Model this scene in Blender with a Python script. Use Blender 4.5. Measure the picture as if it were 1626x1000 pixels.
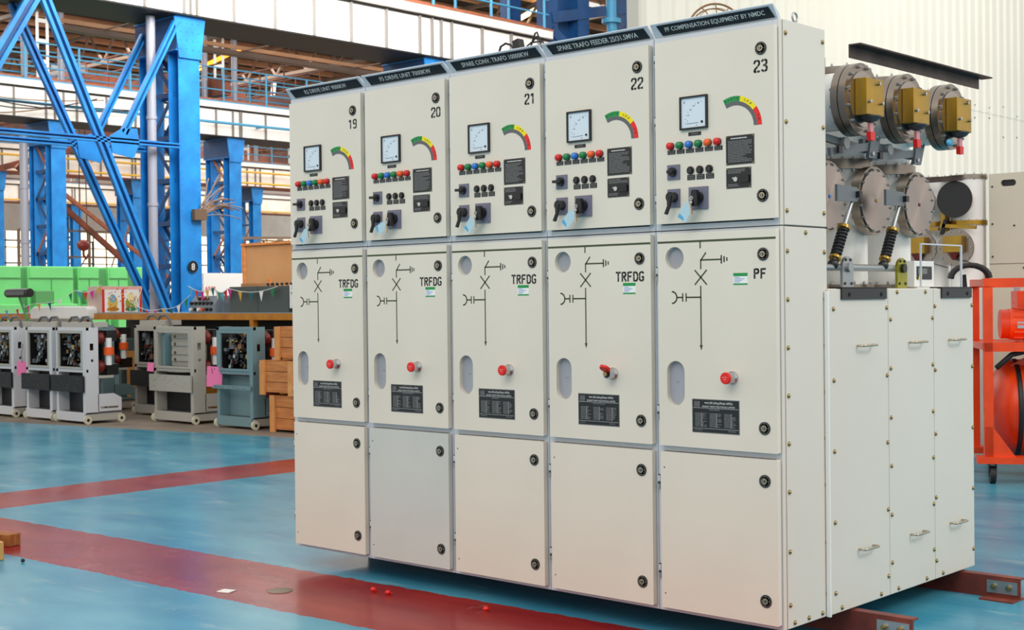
import bpy, bmesh, math, random
from mathutils import Vector, Matrix
R = math.radians
PI = math.pi
scene = bpy.context.scene
for o in list(bpy.data.objects):
    bpy.data.objects.remove(o)
C = scene.collection

# ------------------------------------------------------------------ camera
cam_d = bpy.data.cameras.new('camera')
cam = bpy.data.objects.new('camera', cam_d); C.objects.link(cam)
yaw, pit, rol, FPX = 0.741497, -0.0110553, -0.0113449, 2196.156
fw = Vector((-math.sin(yaw) * math.cos(pit), math.cos(yaw) * math.cos(pit), math.sin(pit)))
rt = Vector((math.cos(yaw), math.sin(yaw), 0)); up = rt.cross(fw)
r_ = rt * math.cos(rol) + up * math.sin(rol); u_ = -rt * math.sin(rol) + up * math.cos(rol)
M = Matrix((r_, u_, -fw)).transposed().to_4x4()
M.translation = Vector((5.84661, -4.65583, 1.39768))
cam.matrix_world = M
cam_d.sensor_fit = 'HORIZONTAL'; cam_d.sensor_width = 36
cam_d.lens = FPX / 1626 * 36
cam_d.clip_start = .05; cam_d.clip_end = 400
cam_d.dof.use_dof = True; cam_d.dof.focus_distance = 6.3; cam_d.dof.aperture_fstop = 9.0
scene.camera = cam

# ------------------------------------------------------------------ world and light
w = bpy.data.worlds.new('daylight'); scene.world = w; w.use_nodes = True
bg = w.node_tree.nodes['Background']
bg.inputs[0].default_value = (1.0, .975, .93, 1); bg.inputs[1].default_value = .83
scene.view_settings.view_transform = 'Standard'; scene.view_settings.look = 'None'
scene.view_settings.gamma = 1; scene.view_settings.use_curve_mapping = False
scene.view_settings.exposure = .12

def area(name, loc, target, sx, sy, power, col=(1, 1, 1)):
    d = bpy.data.lights.new(name, 'AREA'); d.shape = 'RECTANGLE'; d.size = sx; d.size_y = sy
    d.energy = power; d.color = col
    o = bpy.data.objects.new(name, d); C.objects.link(o); o.location = loc
    o.rotation_euler = (Vector(target) - Vector(loc)).to_track_quat('-Z', 'Y').to_euler()
    return o
area('hall_skylight', (4, -9, 9.5), (1, 0, 1), 10, 5, 520, (1, .98, .94))  # added fill light from the front, no visible source
area('hall_skylight', (11, 3, 8), (3, 1.5, 1.5), 3, 3, 400, (1, .97, .92))  # added fill light for highlights on the steel discs
area('bay_skylight', (-23.5, 20, 10.4), (-23.5, 20, 0), 9, 30, 3000, (1, .96, .9))  # added unseen fill lights under the side-bay roofs
l_ = area('bay_daylight', (-7.5, 9, 10.5), (-31, 17, 7.2), 8, 6, 1250, (1, .98, .95)); l_.data.spread = R(95)  # added light aimed at the girder faces to brighten them
area('bay_skylight', (-38.5, 26, 10.4), (-38.5, 26, 0), 9, 34, 4200, (1, .95, .88))
area('bay_skylight', (-53.5, 32, 10.4), (-53.5, 32, 0), 9, 40, 5000, (1, .94, .85))
area('hall_skylight', (2, 14, 9.3), (-4.5, 18, 3), 5, 12, 500, (1, .96, .9))  # added fill light to brighten the corrugated wall

# ------------------------------------------------------------------ materials
def lin(c):
    return tuple(((v / 255) / 12.92 if v / 255 <= .04045 else ((v / 255 + .055) / 1.055) ** 2.4) for v in c)
MATS = {}
def mat(name, rgb, rough=.5, metal=0., spec=.5, emit=0., noise=0., nscale=8., rgb2=None, bump=0., bscale=60., alpha=1., stretch=None, coat=0.):
    if name in MATS: return MATS[name]
    m = bpy.data.materials.new(name); m.use_nodes = True; nt = m.node_tree
    b = nt.nodes['Principled BSDF']; c = lin(rgb)
    b.inputs['Base Color'].default_value = (*c, 1); b.inputs['Roughness'].default_value = rough
    b.inputs['Metallic'].default_value = metal; b.inputs['Specular IOR Level'].default_value = spec
    b.inputs['Coat Weight'].default_value = coat
    tc = nt.nodes.new('ShaderNodeTexCoord')
    src = tc.outputs['Object']
    if stretch:
        mp = nt.nodes.new('ShaderNodeMapping'); mp.inputs['Scale'].default_value = stretch
        nt.links.new(src, mp.inputs[0]); src = mp.outputs[0]
    if noise:
        n = nt.nodes.new('ShaderNodeTexNoise'); n.inputs['Scale'].default_value = nscale; n.inputs['Detail'].default_value = 5
        nt.links.new(src, n.inputs['Vector'])
        rp = nt.nodes.new('ShaderNodeValToRGB'); c2 = lin(rgb2) if rgb2 else tuple(v * (1 - noise) for v in c)
        rp.color_ramp.elements[0].position = .35; rp.color_ramp.elements[1].position = .68
        rp.color_ramp.elements[0].color = (*c2, 1); rp.color_ramp.elements[1].color = (*c, 1)
        nt.links.new(n.outputs['Fac'], rp.inputs[0]); nt.links.new(rp.outputs[0], b.inputs['Base Color'])
    if bump:
        n2 = nt.nodes.new('ShaderNodeTexNoise'); n2.inputs['Scale'].default_value = bscale
        nt.links.new(src, n2.inputs['Vector'])
        bp = nt.nodes.new('ShaderNodeBump'); bp.inputs['Strength'].default_value = bump; bp.inputs['Distance'].default_value = .01
        nt.links.new(n2.outputs['Fac'], bp.inputs['Height']); nt.links.new(bp.outputs[0], b.inputs['Normal'])
    if emit:
        b.inputs['Emission Color'].default_value = (*c, 1); b.inputs['Emission Strength'].default_value = emit
    if alpha < 1:
        b.inputs['Alpha'].default_value = alpha
    MATS[name] = m; return m

CREAM = mat('cream_powder_coat', (228, 220, 205), .42, noise=.05, nscale=1.6, rgb2=(221, 213, 198), bump=.03, bscale=220)
CREAM2 = mat('pale_grey_powder_coat', (206, 207, 200), .42, noise=.06, nscale=2.5)
FRAME = mat('frame_light_grey', (202, 208, 216), .4)
SIDE = mat('side_cover_cream', (219, 214, 203), .45, noise=.04, nscale=1.2)
WHITE = mat('white_enamel', (232, 233, 230), .22, coat=.3)
BLACK = mat('black_plastic', (22, 22, 24), .35)
PLATE = mat('black_plate', (26, 26, 28), .3)
PGREY = mat('plate_print_grey', (118, 118, 118), .5)
PRINT = mat('print_silver', (205, 207, 205), .5)
SIGN = mat('sign_dark_navy', (12, 17, 25), .45)
INK = mat('stencil_ink', (38, 38, 38), .6)
OLIVE = mat('mimic_olive_green', (66, 74, 44), .5)
SWGREY = mat('switch_plate_grey_blue', (112, 112, 132), .4)
CHROME = mat('chrome', (190, 190, 192), .22, 1.)
BRASS = mat('zinc_brass_screw', (165, 145, 100), .3, 1.)
STEEL = mat('brushed_steel', (176, 166, 158), .28, 1., noise=.15, nscale=3, stretch=(1, 1, 1))
STEELD = mat('steel_flange_rim', (150, 140, 130), .3, 1.)
GOLD = mat('yellow_passivated_zinc', (184, 144, 48), .32, .75, noise=.25, nscale=9, rgb2=(160, 130, 60))
RED = mat('red_plastic', (214, 28, 26), .35)
REDCAP = mat('red_cap', (226, 30, 24), .4)
GREEN = mat('green_lens', (22, 128, 70), .25)
BLUE = mat('blue_lens', (52, 122, 205), .25)
ORANGE = mat('orange_lens', (238, 96, 30), .25)
AGREEN = mat('arc_green', (22, 146, 72), .5)
AYEL = mat('arc_yellow', (244, 222, 10), .5)
ARED = mat('arc_red', (232, 34, 26), .5)
AGREY = mat('arc_grey', (96, 96, 100), .5)
DIAL = mat('meter_dial_pale', (214, 226, 236), .3)
MGREY = mat('meter_ink', (84, 90, 98), .5)
CARD = mat('pale_blue_card', (178, 208, 220), .4)
CARD2 = mat('cyan_card', (88, 165, 200), .4)
LAV = mat('window_interior_lavender', (152, 152, 166), .5, noise=.1, nscale=10)  # pale lavender stands in for the reflection in the window glass
RUSTY = mat('dark_mill_steel', (86, 72, 66), .5, .4, noise=.4, nscale=10, rgb2=(58, 48, 44))
CHAN = mat('red_oxide_channel', (132, 58, 40), .5, noise=.35, nscale=7, rgb2=(96, 40, 32))
GREYARM = mat('grey_cast_arm', (112, 118, 122), .45, .3)
ZINC = mat('zinc_grey', (168, 172, 174), .35, .8)
SPRING = mat('spring_black', (26, 26, 30), .35)
BEIGE = mat('beige_panel', (205, 197, 178), .45)
COMPO = mat('orange_red_paint', (246, 74, 6), .38, noise=.15, nscale=6, rgb2=(226, 62, 8))
TANK = mat('tank_orange_red', (242, 68, 6), .35, noise=.15, nscale=4, rgb2=(216, 52, 10))
RUBBER = mat('black_rubber', (28, 27, 27), .6)
BBLUE = mat('blue_structural_paint', (28, 138, 214), .42, noise=.25, nscale=2.2, rgb2=(22, 112, 186), bump=.05)
DBLUE = mat('navy_structural_paint', (18, 70, 124), .5, noise=.3, nscale=2)  # darker copy of the structural blue, shade painted into the colour
LBLUE = mat('light_blue_handrail', (70, 150, 190), .5)
GIRD = mat('off_white_girder_paint', (250, 247, 243), .5, noise=.08, nscale=1.2, rgb2=(240, 232, 226))
GIRDD = mat('dark_grease_flange', (24, 23, 21), .6)  # near-black tone on the bottom flange and below the walkway edge
RUST = mat('rust_orange_edge', (170, 100, 70), .7, noise=.3, nscale=5)
STIFF = mat('girder_stiffener_grey', (132, 128, 124), .5)
ROOF = mat('roof_sheet_dark_brown', (42, 36, 31), .8, noise=.3, nscale=1)
PURL = mat('purlin_tan', (212, 160, 120), .6, noise=.25, nscale=1)
TRUSS = mat('truss_grey_brown', (126, 106, 92), .6, noise=.2, nscale=1)
PIPE = mat('grey_downpipe', (150, 152, 165), .4)
YEL = mat('yellow_paint', (206, 138, 20), .5, noise=.2, nscale=4, rgb2=(176, 108, 20))
YRAIL = mat('yellow_rail_paint', (226, 180, 60), .5)
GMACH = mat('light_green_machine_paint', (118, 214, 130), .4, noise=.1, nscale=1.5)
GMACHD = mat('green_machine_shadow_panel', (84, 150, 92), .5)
TRK = mat('truck_light_grey', (208, 208, 212), .42)
TRKD = mat('truck_beige_grey', (176, 172, 162), .5)
TRKB = mat('truck_blue_grey', (112, 142, 148), .45)
DARKM = mat('mechanism_dark', (38, 36, 38), .45, .3)
PERF = mat('black_barrier_plate', (20, 22, 29), .6, noise=.3, nscale=25)
INSUL = mat('red_brown_insulator', (112, 30, 24), .35)
ORNG = mat('orange_band', (240, 90, 20), .4)
PINK = mat('pink_tag', (238, 120, 170), .6)
WOODC = mat('crate_wood', (214, 138, 74), .65, noise=.3, nscale=4, rgb2=(186, 110, 56), stretch=(1, 1, 9))
WOODL = mat('crate_batten_wood', (226, 158, 92), .65, noise=.25, nscale=6, rgb2=(204, 132, 72))
PLY = mat('tan_plywood', (190, 140, 92), .7, noise=.15, nscale=1.2, rgb2=(178, 126, 80))
PAPER = mat('white_paper', (240, 240, 238), .7)
DGREEN = mat('dark_grey_green_box', (72, 82, 80), .5)
CONC = mat('concrete_pale', (150, 135, 120), .8, noise=.2, nscale=3)
CGREY = mat('control_box_grey', (128, 140, 150), .5)
PINKH = mat('salmon_hose', (240, 160, 130), .5)
BRONZE = mat('bronze_wire', (140, 108, 76), .4, .6)
WOODB = mat('timber_block', (190, 120, 60), .7, noise=.4, nscale=14, rgb2=(130, 76, 36), stretch=(1, 6, 1))
GLOWY = mat('glowing_lamp_warm', (255, 226, 150), emit=5)  # warm and orange emission imitates sunlight on the roof strips
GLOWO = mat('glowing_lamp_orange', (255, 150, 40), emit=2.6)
GLOWW = mat('daylight_window_glow', (255, 244, 214), emit=1.7)
def glass_mat():
    m = bpy.data.materials.new('window_glass'); m.use_nodes = True; nt = m.node_tree
    b = nt.nodes['Principled BSDF']; b.inputs['Base Color'].default_value = (.75, .76, .82, 1)
    b.inputs['Roughness'].default_value = .05; b.inputs['Alpha'].default_value = .28
    return m
GLASS = glass_mat()

def floor_mat():
    m = bpy.data.materials.new('epoxy_floor'); m.use_nodes = True; nt = m.node_tree; N = nt.nodes; L = nt.links
    b = N['Principled BSDF']
    g = N.new('ShaderNodeNewGeometry'); s = N.new('ShaderNodeSeparateXYZ'); L.new(g.outputs['Position'], s.inputs[0])
    def mth(op, a, bb=None, c=None):
        n = N.new('ShaderNodeMath'); n.operation = op
        for i, v in enumerate((a, bb, c)):
            if v is None: continue
            if isinstance(v, (int, float)): n.inputs[i].default_value = v
            else: L.new(v, n.inputs[i])
        return n.outputs[0]
    def nz(scale, det=4, vec=None, st=None):
        n = N.new('ShaderNodeTexNoise'); n.inputs['Scale'].default_value = scale; n.inputs['Detail'].default_value = det
        mp = N.new('ShaderNodeMapping'); mp.inputs['Scale'].default_value = st or (1, 1, 1)
        L.new(g.outputs['Position'], mp.inputs[0]); L.new(mp.outputs[0], n.inputs['Vector'])
        return n.outputs['Fac']
    def ramp(f, p0, c0, p1, c1):
        r = N.new('ShaderNodeValToRGB'); e = r.color_ramp.elements
        e[0].position = p0; e[0].color = (*lin(c0), 1); e[1].position = p1; e[1].color = (*lin(c1), 1)
        L.new(f, r.inputs[0]); return r.outputs[0]
    def mix(f, a, c):
        n = N.new('ShaderNodeMix'); n.data_type = 'RGBA'; L.new(f, n.inputs['Factor'])
        for i, v in ((6, a), (7, c)):
            if isinstance(v, tuple): n.inputs[i].default_value = (*lin(v), 1)
            else: L.new(v, n.inputs[i])
        return n.outputs[2]
    x, y = s.outputs[0], s.outputs[1]
    wob = mth('MULTIPLY', mth('SUBTRACT', nz(9), .5), .06)
    yy = mth('ADD', mth('SUBTRACT', y, mth('MULTIPLY', x, .045)), wob)
    a = mth('MULTIPLY', mth('GREATER_THAN', yy, -.80), mth('LESS_THAN', yy, -.10))
    xx = mth('ADD', x, wob)
    bB = mth('MULTIPLY', mth('MULTIPLY', mth('GREATER_THAN', xx, -3.93), mth('LESS_THAN', xx, -3.18)), mth('GREATER_THAN', y, -.2))
    red = mth('MAXIMUM', a, bB)
    blue = ramp(nz(1.3, 6, st=(1, 2.2, 1)), .3, (46, 128, 160), .72, (88, 162, 182))
    pale = ramp(nz(3.2, 8, st=(.6, 2.4, 1)), .60, (0, 0, 0), .78, (255, 255, 255))
    blue = mix(mth('MULTIPLY', pale, .5), blue, (165, 190, 188))
    redc = ramp(nz(2.2, 6, st=(.5, 2, 1)), .3, (128, 26, 30), .75, (160, 52, 46))
    col = mix(red, blue, redc)
    scuff = ramp(nz(14, 10, st=(1, .25, 1)), .66, (0, 0, 0), .80, (255, 255, 255))
    col = mix(mth('MULTIPLY', scuff, .35), col, (190, 178, 165))
    # bare concrete beyond the painted area on the left
    lim = mth('ADD', mth('MULTIPLY', mth('ADD', x, 8.5), .2), mth('ADD', wob, 3.72))
    bare = mth('MULTIPLY', mth('GREATER_THAN', y, lim), mth('LESS_THAN', x, -4.6))
    col = mix(bare, col, ramp(nz(2, 4), .3, (120, 108, 98), .7, (152, 138, 124)))
    L.new(col, b.inputs['Base Color'])
    ro = mth('ADD', mth('MULTIPLY', nz(2.5, 6), .22), .12)
    L.new(mth('ADD', ro, mth('MULTIPLY', bare, .35)), b.inputs['Roughness'])
    b.inputs['Specular IOR Level'].default_value = .13
    bp = N.new('ShaderNodeBump'); bp.inputs['Strength'].default_value = .03; bp.inputs['Distance'].default_value = .02
    L.new(nz(1.6, 3), bp.inputs['Height']); L.new(bp.outputs[0], b.inputs['Normal'])
    return m

# ------------------------------------------------------------------ geometry helpers
_text = {}
def text_mesh(s):
    if s in _text: return _text[s]
    cu = bpy.data.curves.new('t', 'FONT'); cu.body = s; cu.size = 1; cu.resolution_u = 2; cu.offset = .012
    ob = bpy.data.objects.new('t', cu); C.objects.link(ob)
    dg = bpy.context.evaluated_depsgraph_get(); dg.update()
    me = ob.evaluated_get(dg).to_mesh()
    vs = [v.co.copy() for v in me.vertices]; fs = [tuple(p.vertices) for p in me.polygons]
    ob.evaluated_get(dg).to_mesh_clear()
    bpy.data.objects.remove(ob); bpy.data.curves.remove(cu)
    if vs:
        x0 = min(v.x for v in vs); x1 = max(v.x for v in vs); y0 = min(v.y for v in vs); y1 = max(v.y for v in vs)
    else: x0 = x1 = y0 = y1 = 0
    _text[s] = (vs, fs, x0, x1, y0, y1); return _text[s]

FRONT = Matrix(((1, 0, 0, 0), (0, 0, -1, 0), (0, 1, 0, 0), (0, 0, 0, 1)))      # local x->x, y->z, normal -> -y
SIDEX = Matrix(((0, 0, 1, 0), (1, 0, 0, 0), (0, 1, 0, 0), (0, 0, 0, 1)))       # local x->y, y->z, normal -> +x
class MB:
    def __init__(s, M=None):
        s.bm = bmesh.new(); s.mats = []; s.M = M or Matrix()
    def mi(s, m):
        if m not in s.mats: s.mats.append(m)
        return s.mats.index(m)
    def add(s, vs, fs, m, smooth=False, M=None):
        T = s.M @ M if M is not None else s.M
        bv = [s.bm.verts.new(T @ Vector(v)) for v in vs]; i = s.mi(m)
        for f in fs:
            try: fc = s.bm.faces.new([bv[k] for k in f])
            except ValueError: continue
            fc.material_index = i; fc.smooth = smooth
        return s
    def box(s, x0, x1, y0, y1, z0, z1, m, M=None):
        v = [(x, y, z) for x in (x0, x1) for y in (y0, y1) for z in (z0, z1)]
        f = [(0, 1, 3, 2), (4, 6, 7, 5), (0, 4, 5, 1), (2, 3, 7, 6), (0, 2, 6, 4), (1, 5, 7, 3)]
        return s.add(v, f, m, M=M)
    def bar(s, p0, p1, wd, ht, m, upv=(0, 0, 1)):
        a, b = Vector(p0), Vector(p1); d = (b - a); L = d.length; d.normalize()
        u = Vector(upv)
        if abs(d.dot(u)) > .99: u = Vector((1, 0, 0))
        sx = d.cross(u).normalized(); sz = sx.cross(d)
        T = Matrix((sx, d, sz)).transposed().to_4x4(); T.translation = a
        return s.box(-wd / 2, wd / 2, 0, L, -ht / 2, ht / 2, m, M=T)
    def cyl(s, p0, p1, r0, m, r1=None, n=24, caps=True, smooth=True):
        r1 = r0 if r1 is None else r1
        a, b = Vector(p0), Vector(p1); d = (b - a).normalized()
        q = d.to_track_quat('Z', 'X').to_matrix()
        vs = []
        for (c, r) in ((a, r0), (b, r1)):
            for k in range(n):
                t = 2 * PI * k / n; vs.append(c + q @ Vector((r * math.cos(t), r * math.sin(t), 0)))
        s.add(vs, [(k, (k + 1) % n, n + (k + 1) % n, n + k) for k in range(n)], m, smooth)
        if caps:
            s.add(vs[:n], [tuple(range(n))[::-1]], m); s.add(vs[n:], [tuple(range(n))], m)
        return s
    def lathe(s, base, axis, prof, m, n=32, smooth=True):
        a = Vector(base); q = Vector(axis).to_track_quat('Z', 'X').to_matrix(); vs = []
        for (r, h) in prof:
            for k in range(n):
                t = 2 * PI * k / n; vs.append(a + q @ Vector((r * math.cos(t), r * math.sin(t), h)))
        fs = []
        for j in range(len(prof) - 1):
            for k in range(n):
                fs.append((j * n + k, j * n + (k + 1) % n, (j + 1) * n + (k + 1) % n, (j + 1) * n + k))
        s.add(vs, fs, m, smooth)
        s.add(vs[:n], [tuple(range(n))[::-1]], m); s.add(vs[-n:], [tuple(range(n))], m)
        return s
    def ball(s, c, r, m, n=12, sq=(1, 1, 1)):
        vs = []; fs = []; h = n // 2
        for i in range(h + 1):
            p = PI * i / h
            for k in range(n):
                t = 2 * PI * k / n
                vs.append((c[0] + r * sq[0] * math.sin(p) * math.cos(t), c[1] + r * sq[1] * math.sin(p) * math.sin(t), c[2] + r * sq[2] * math.cos(p)))
        for i in range(h):
            for k in range(n): fs.append((i * n + k, (i + 1) * n + k, (i + 1) * n + (k + 1) % n, i * n + (k + 1) % n))
        return s.add(vs, fs, m, True)
    def tube(s, pts, r, m, n=10, closed=False):
        pts = [Vector(p) for p in pts]; vs = []; N = len(pts)
        prev = None
        for i, p in enumerate(pts):
            if closed: d = (pts[(i + 1) % N] - pts[i - 1])
            else: d = pts[min(i + 1, N - 1)] - pts[max(i - 1, 0)]
            d.normalize()
            if prev is None:
                a = d.orthogonal().normalized()
            else:
                a = (prev - d * prev.dot(d)).normalized()
            prev = a; b = d.cross(a)
            for k in range(n):
                t = 2 * PI * k / n; vs.append(p + a * r * math.cos(t) + b * r * math.sin(t))
        fs = []
        for i in range(N if closed else N - 1):
            j = (i + 1) % N
            for k in range(n): fs.append((i * n + k, i * n + (k + 1) % n, j * n + (k + 1) % n, j * n + k))
        s.add(vs, fs, m, True)
        if not closed:
            s.add(vs[:n], [tuple(range(n))[::-1]], m); s.add(vs[-n:], [tuple(range(n))], m)
        return s
    def prism(s, poly, h0, h1, m, M=None):
        n = len(poly); vs = [(x, y, h0) for x, y in poly] + [(x, y, h1) for x, y in poly]
        fs = [tuple(range(n))[::-1], tuple(range(n, 2 * n))] + [(k, (k + 1) % n, n + (k + 1) % n, n + k) for k in range(n)]
        return s.add(vs, fs, m, M=M)
    def holed(s, outer, holes, h0, h1, m, M=None):
        # plate with holes: outlines in local xy, between heights h0 and h1
        b2 = bmesh.new(); loops = []
        edges = []
        for lp in [outer] + holes:
            vs = [b2.verts.new((x, y, 0)) for x, y in lp]
            for k in range(len(vs)): edges.append(b2.edges.new((vs[k], vs[(k + 1) % len(vs)])))
            loops.append(lp)
        bmesh.ops.triangle_fill(b2, use_beauty=True, use_dissolve=False, edges=edges)
        b2.verts.ensure_lookup_table(); b2.verts.index_update()
        flat = [v.co.copy() for v in b2.verts]; tris = []
        for f in b2.faces:
            t = [v.index for v in f.verts]
            if f.normal.z < 0: t = t[::-1]
            tris.append(tuple(t))
        b2.free()
        s.add([(v.x, v.y, h1) for v in flat], tris, m, M=M)
        s.add([(v.x, v.y, h0) for v in flat], [t[::-1] for t in tris], m, M=M)
        for i, lp in enumerate(loops):
            n = len(lp); vs = [(x, y, h0) for x, y in lp] + [(x, y, h1) for x, y in lp]
            fs = [(k, (k + 1) % n, n + (k + 1) % n, n + k) for k in range(n)]
            s.add(vs, fs, m, M=M)
        return s
    def text(s, st, w=None, h=None, m=None, M=None, cx=0, cy=0):
        vs, fs, x0, x1, y0, y1 = text_mesh(st)
        if not vs: return s
        sx = w / (x1 - x0) if w else None; sy = h / (y1 - y0) if h else None
        sx = sx or sy; sy = sy or sx
        mx, my = (x0 + x1) / 2, (y0 + y1) / 2
        return s.add([((v.x - mx) * sx + cx, (v.y - my) * sy + cy, 0) for v in vs], fs, m, M=M)
    def build(s, name, parent=None, bevel=0., loc=None, fix=True):
        if fix: bmesh.ops.recalc_face_normals(s.bm, faces=s.bm.faces)
        me = bpy.data.meshes.new(name); s.bm.to_mesh(me); s.bm.free()
        for m in s.mats: me.materials.append(m)
        o = bpy.data.objects.new(name, me); C.objects.link(o)
        if parent: o.parent = parent
        if loc: o.location = loc
        if bevel:
            md = o.modifiers.new('bevel', 'BEVEL'); md.width = bevel; md.segments = 2; md.limit_method = 'ANGLE'; md.angle_limit = R(50)
            md.harden_normals = False
        return o
def T(x, y, z): return Matrix.Translation((x, y, z))
def tag(o, label=None, cat=None, group=None, kind=None):
    if label: o['label'] = label
    if cat: o['category'] = cat
    if group: o['group'] = group
    if kind: o['kind'] = kind
    return o
def thing(name, loc, label, cat, group=None, rz=0):
    o = bpy.data.objects.new(name, None); C.objects.link(o); o.location = loc; o.rotation_euler = (0, 0, rz)
    o.empty_display_size = .1
    return tag(o, label, cat, group)
KIDS = {}
def copy_tree(o, parent=None):
    c = o.copy(); C.objects.link(c); c.parent = parent
    for ch in [q for q in bpy.data.objects if q.parent == o]: copy_tree(ch, c)
    return c
def circ(cx, cy, r, n=28, a0=0, a1=360):
    full = abs(a1 - a0) >= 360
    k = n if full else n + 1
    return [(cx + r * math.cos(R(a0 + (a1 - a0) * i / n)), cy + r * math.sin(R(a0 + (a1 - a0) * i / n))) for i in range(k)]
def sector(cx, cy, r0, r1, a0, a1, n=10):
    return circ(cx, cy, r1, n, a0, a1) + circ(cx, cy, r0, n, a1, a0)
def stadium(cx, cz, w, h, n=10):
    r = w / 2; t = h / 2 - r
    return circ(cx, cz + t, r, n, 0, 180) + circ(cx, cz - t, r, n, 180, 360)
def stroke(mb, pts, w, m, M, h=0):
    for a, b in zip(pts[:-1], pts[1:]):
        a = Vector(a); b = Vector(b); d = (b - a); L = d.length
        if L < 1e-6: continue
        d /= L; n = Vector((-d.y, d.x)) * w / 2; e = d * w * .18
        q = [a - n - e, b - n + e, b + n + e, a + n - e]
        mb.add([(p.x, p.y, h) for p in q], [(0, 1, 2, 3)], m, M=M)
# stencil lettering, cells 1 wide x 2 high, strokes broken by gaps
STEN = {
 '1': [[(.1, 1.65), (.5, 1.9)], [(.55, 1.95), (.55, 1.15)], [(.55, .95), (.55, 0)]],
 '2': [[(.05, 1.5), (.15, 1.85), (.42, 2)], [(.6, 2), (.9, 1.8), (.92, 1.35), (.72, 1.05)], [(.6, .9), (.15, .45), (.05, .1)], [(.05, .05), (.38, .05)], [(.6, .05), (.95, .05)]],
 '3': [[(.05, 1.75), (.35, 2)], [(.55, 2), (.85, 1.85), (.9, 1.45), (.7, 1.12)], [(.72, .95), (.95, .6), (.85, .15), (.55, 0)], [(.35, 0), (.05, .25)], [(.35, 1.05), (.55, 1.05)]],
 '9': [[(.42, 1.0), (.12, 1.1), (.08, 1.75), (.4, 2)], [(.6, 2), (.9, 1.75), (.9, 1.1)], [(.9, .9), (.85, .25), (.6, 0)], [(.4, 0), (.1, .2)], [(.6, 1.0), (.7, 1.0)]],
 '0': [[(.4, 2), (.12, 1.75), (.08, 1.1)], [(.08, .9), (.12, .25), (.4, 0)], [(.6, 2), (.9, 1.75), (.92, 1.1)], [(.92, .9), (.9, .25), (.6, 0)]],
 'T': [[(0, 1.95), (.4, 1.95)], [(.6, 1.95), (1, 1.95)], [(.5, 1.8), (.5, 1.1)], [(.5, .9), (.5, 0)]],
 'R': [[(.12, 2), (.12, 1.1)], [(.12, .9), (.12, 0)], [(.35, 1.95), (.8, 1.9), (.9, 1.5), (.8, 1.15), (.35, 1.05)], [(.5, .9), (.95, 0)]],
 'F': [[(.12, 2), (.12, 1.1)], [(.12, .9), (.12, 0)], [(.3, 1.95), (.95, 1.95)], [(.3, 1.05), (.8, 1.05)]],
 'D': [[(.12, 2), (.12, 1.1)], [(.12, .9), (.12, 0)], [(.35, 1.95), (.75, 1.85), (.92, 1.5), (.92, 1.1)], [(.92, .9), (.92, .5), (.75, .12), (.35, .05)]],
 'G': [[(.95, 1.65), (.8, 1.9), (.5, 2)], [(.35, 1.97), (.1, 1.6), (.08, 1.1)], [(.08, .9), (.1, .35), (.4, 0)], [(.58, 0), (.9, .25), (.92, .9), (.6, .9)]],
 'P': [[(.12, 2), (.12, 1.1)], [(.12, .9), (.12, 0)], [(.35, 1.95), (.8, 1.9), (.9, 1.5), (.8, 1.15), (.35, 1.05)]],
}
def stencil(mb, s, x0, z0, x1, z1, m, M, wt=.25):
    n = len(s); cw = (x1 - x0) / (n + .3 * (n - 1)); hh = (z1 - z0) / 2
    for i, ch in enumerate(s):
        ox = x0 + i * cw * 1.3
        for st in STEN[ch]: stroke(mb, [(ox + p[0] * cw, z0 + p[1] * hh) for p in st], wt * cw * 1.3, m, M)


# ================================================================== SETTING
mb = MB(); mb.add([(-90, -20, 0), (30, -20, 0), (30, 75, 0), (-90, 75, 0)], [(0, 1, 2, 3)], floor_mat())
tag(mb.build('floor', fix=False), kind='structure')

# corrugated sheet wall behind the switchgear (x = -4.5)
def wall_right():
    mb = MB(); m = mat('corrugated_sheet_cream', (240, 233, 219), .5, noise=.04, nscale=.8)
    per = .30; d = .035; y0 = 9.0; pr = []
    n = int(27 / per)
    for i in range(n):
        y = y0 + i * per
        pr += [(y, 0), (y + per * .30, 0), (y + per * .42, d), (y + per * .78, d), (y + per * .90, 0)]
    for (za, zb, off) in ((0, 4.63, 0), (4.60, 9.6, .006)):
        vs = [(-4.5 + off + px, y, za) for y, px in pr] + [(-4.5 + off + px, y, zb) for y, px in pr]
        k = len(pr)
        mb.add(vs, [(i, i + 1, k + i + 1, k + i) for i in range(k - 1)], m)
    mb.box(-4.62, -4.52, 9.0, 36, 0, 9.6, GIRD)
    # edge trim
    mb.box(-4.62, -4.44, 8.93, 9.0, 0, 9.6, mat('sheet_edge_trim', (214, 210, 198), .5))
    r2 = random.Random(3)
    sc = mat('sheet_screw_dark', (96, 92, 84), .5, .5)
    for i in range(n):
        if i % 2 == 0:
            for z in (4.72 + r2.uniform(-.08, .08), 4.45 + r2.uniform(-.25, .1)):
                mb.cyl((-4.5, y0 + i * per + .05, z), (-4.485, y0 + i * per + .05, z), .012, sc, n=6)
    return tag(mb.build('wall_right', fix=False), kind='structure')
wall_right()

def ceiling():
    mb = MB()
    # bay roofs with daylight slots between the sheets, over x < -16.5
    for (xa, xb) in ((-30.5, -17.5), (-45.5, -31.5), (-60.5, -46.5), (-75.5, -61.5)):
        wseg = (xb - xa) / 2 - .35
        for (a, b) in ((xa, xa + wseg), (xb - wseg, xb)):
            mb.box(a, b, -2, 62, 11.4, 11.46, ROOF)
        mb.box(xa + wseg, xb - wseg, -2, 62, 11.9, 11.95, ROOF)
    return tag(mb.build('ceiling'), kind='structure')
ceiling()

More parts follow.
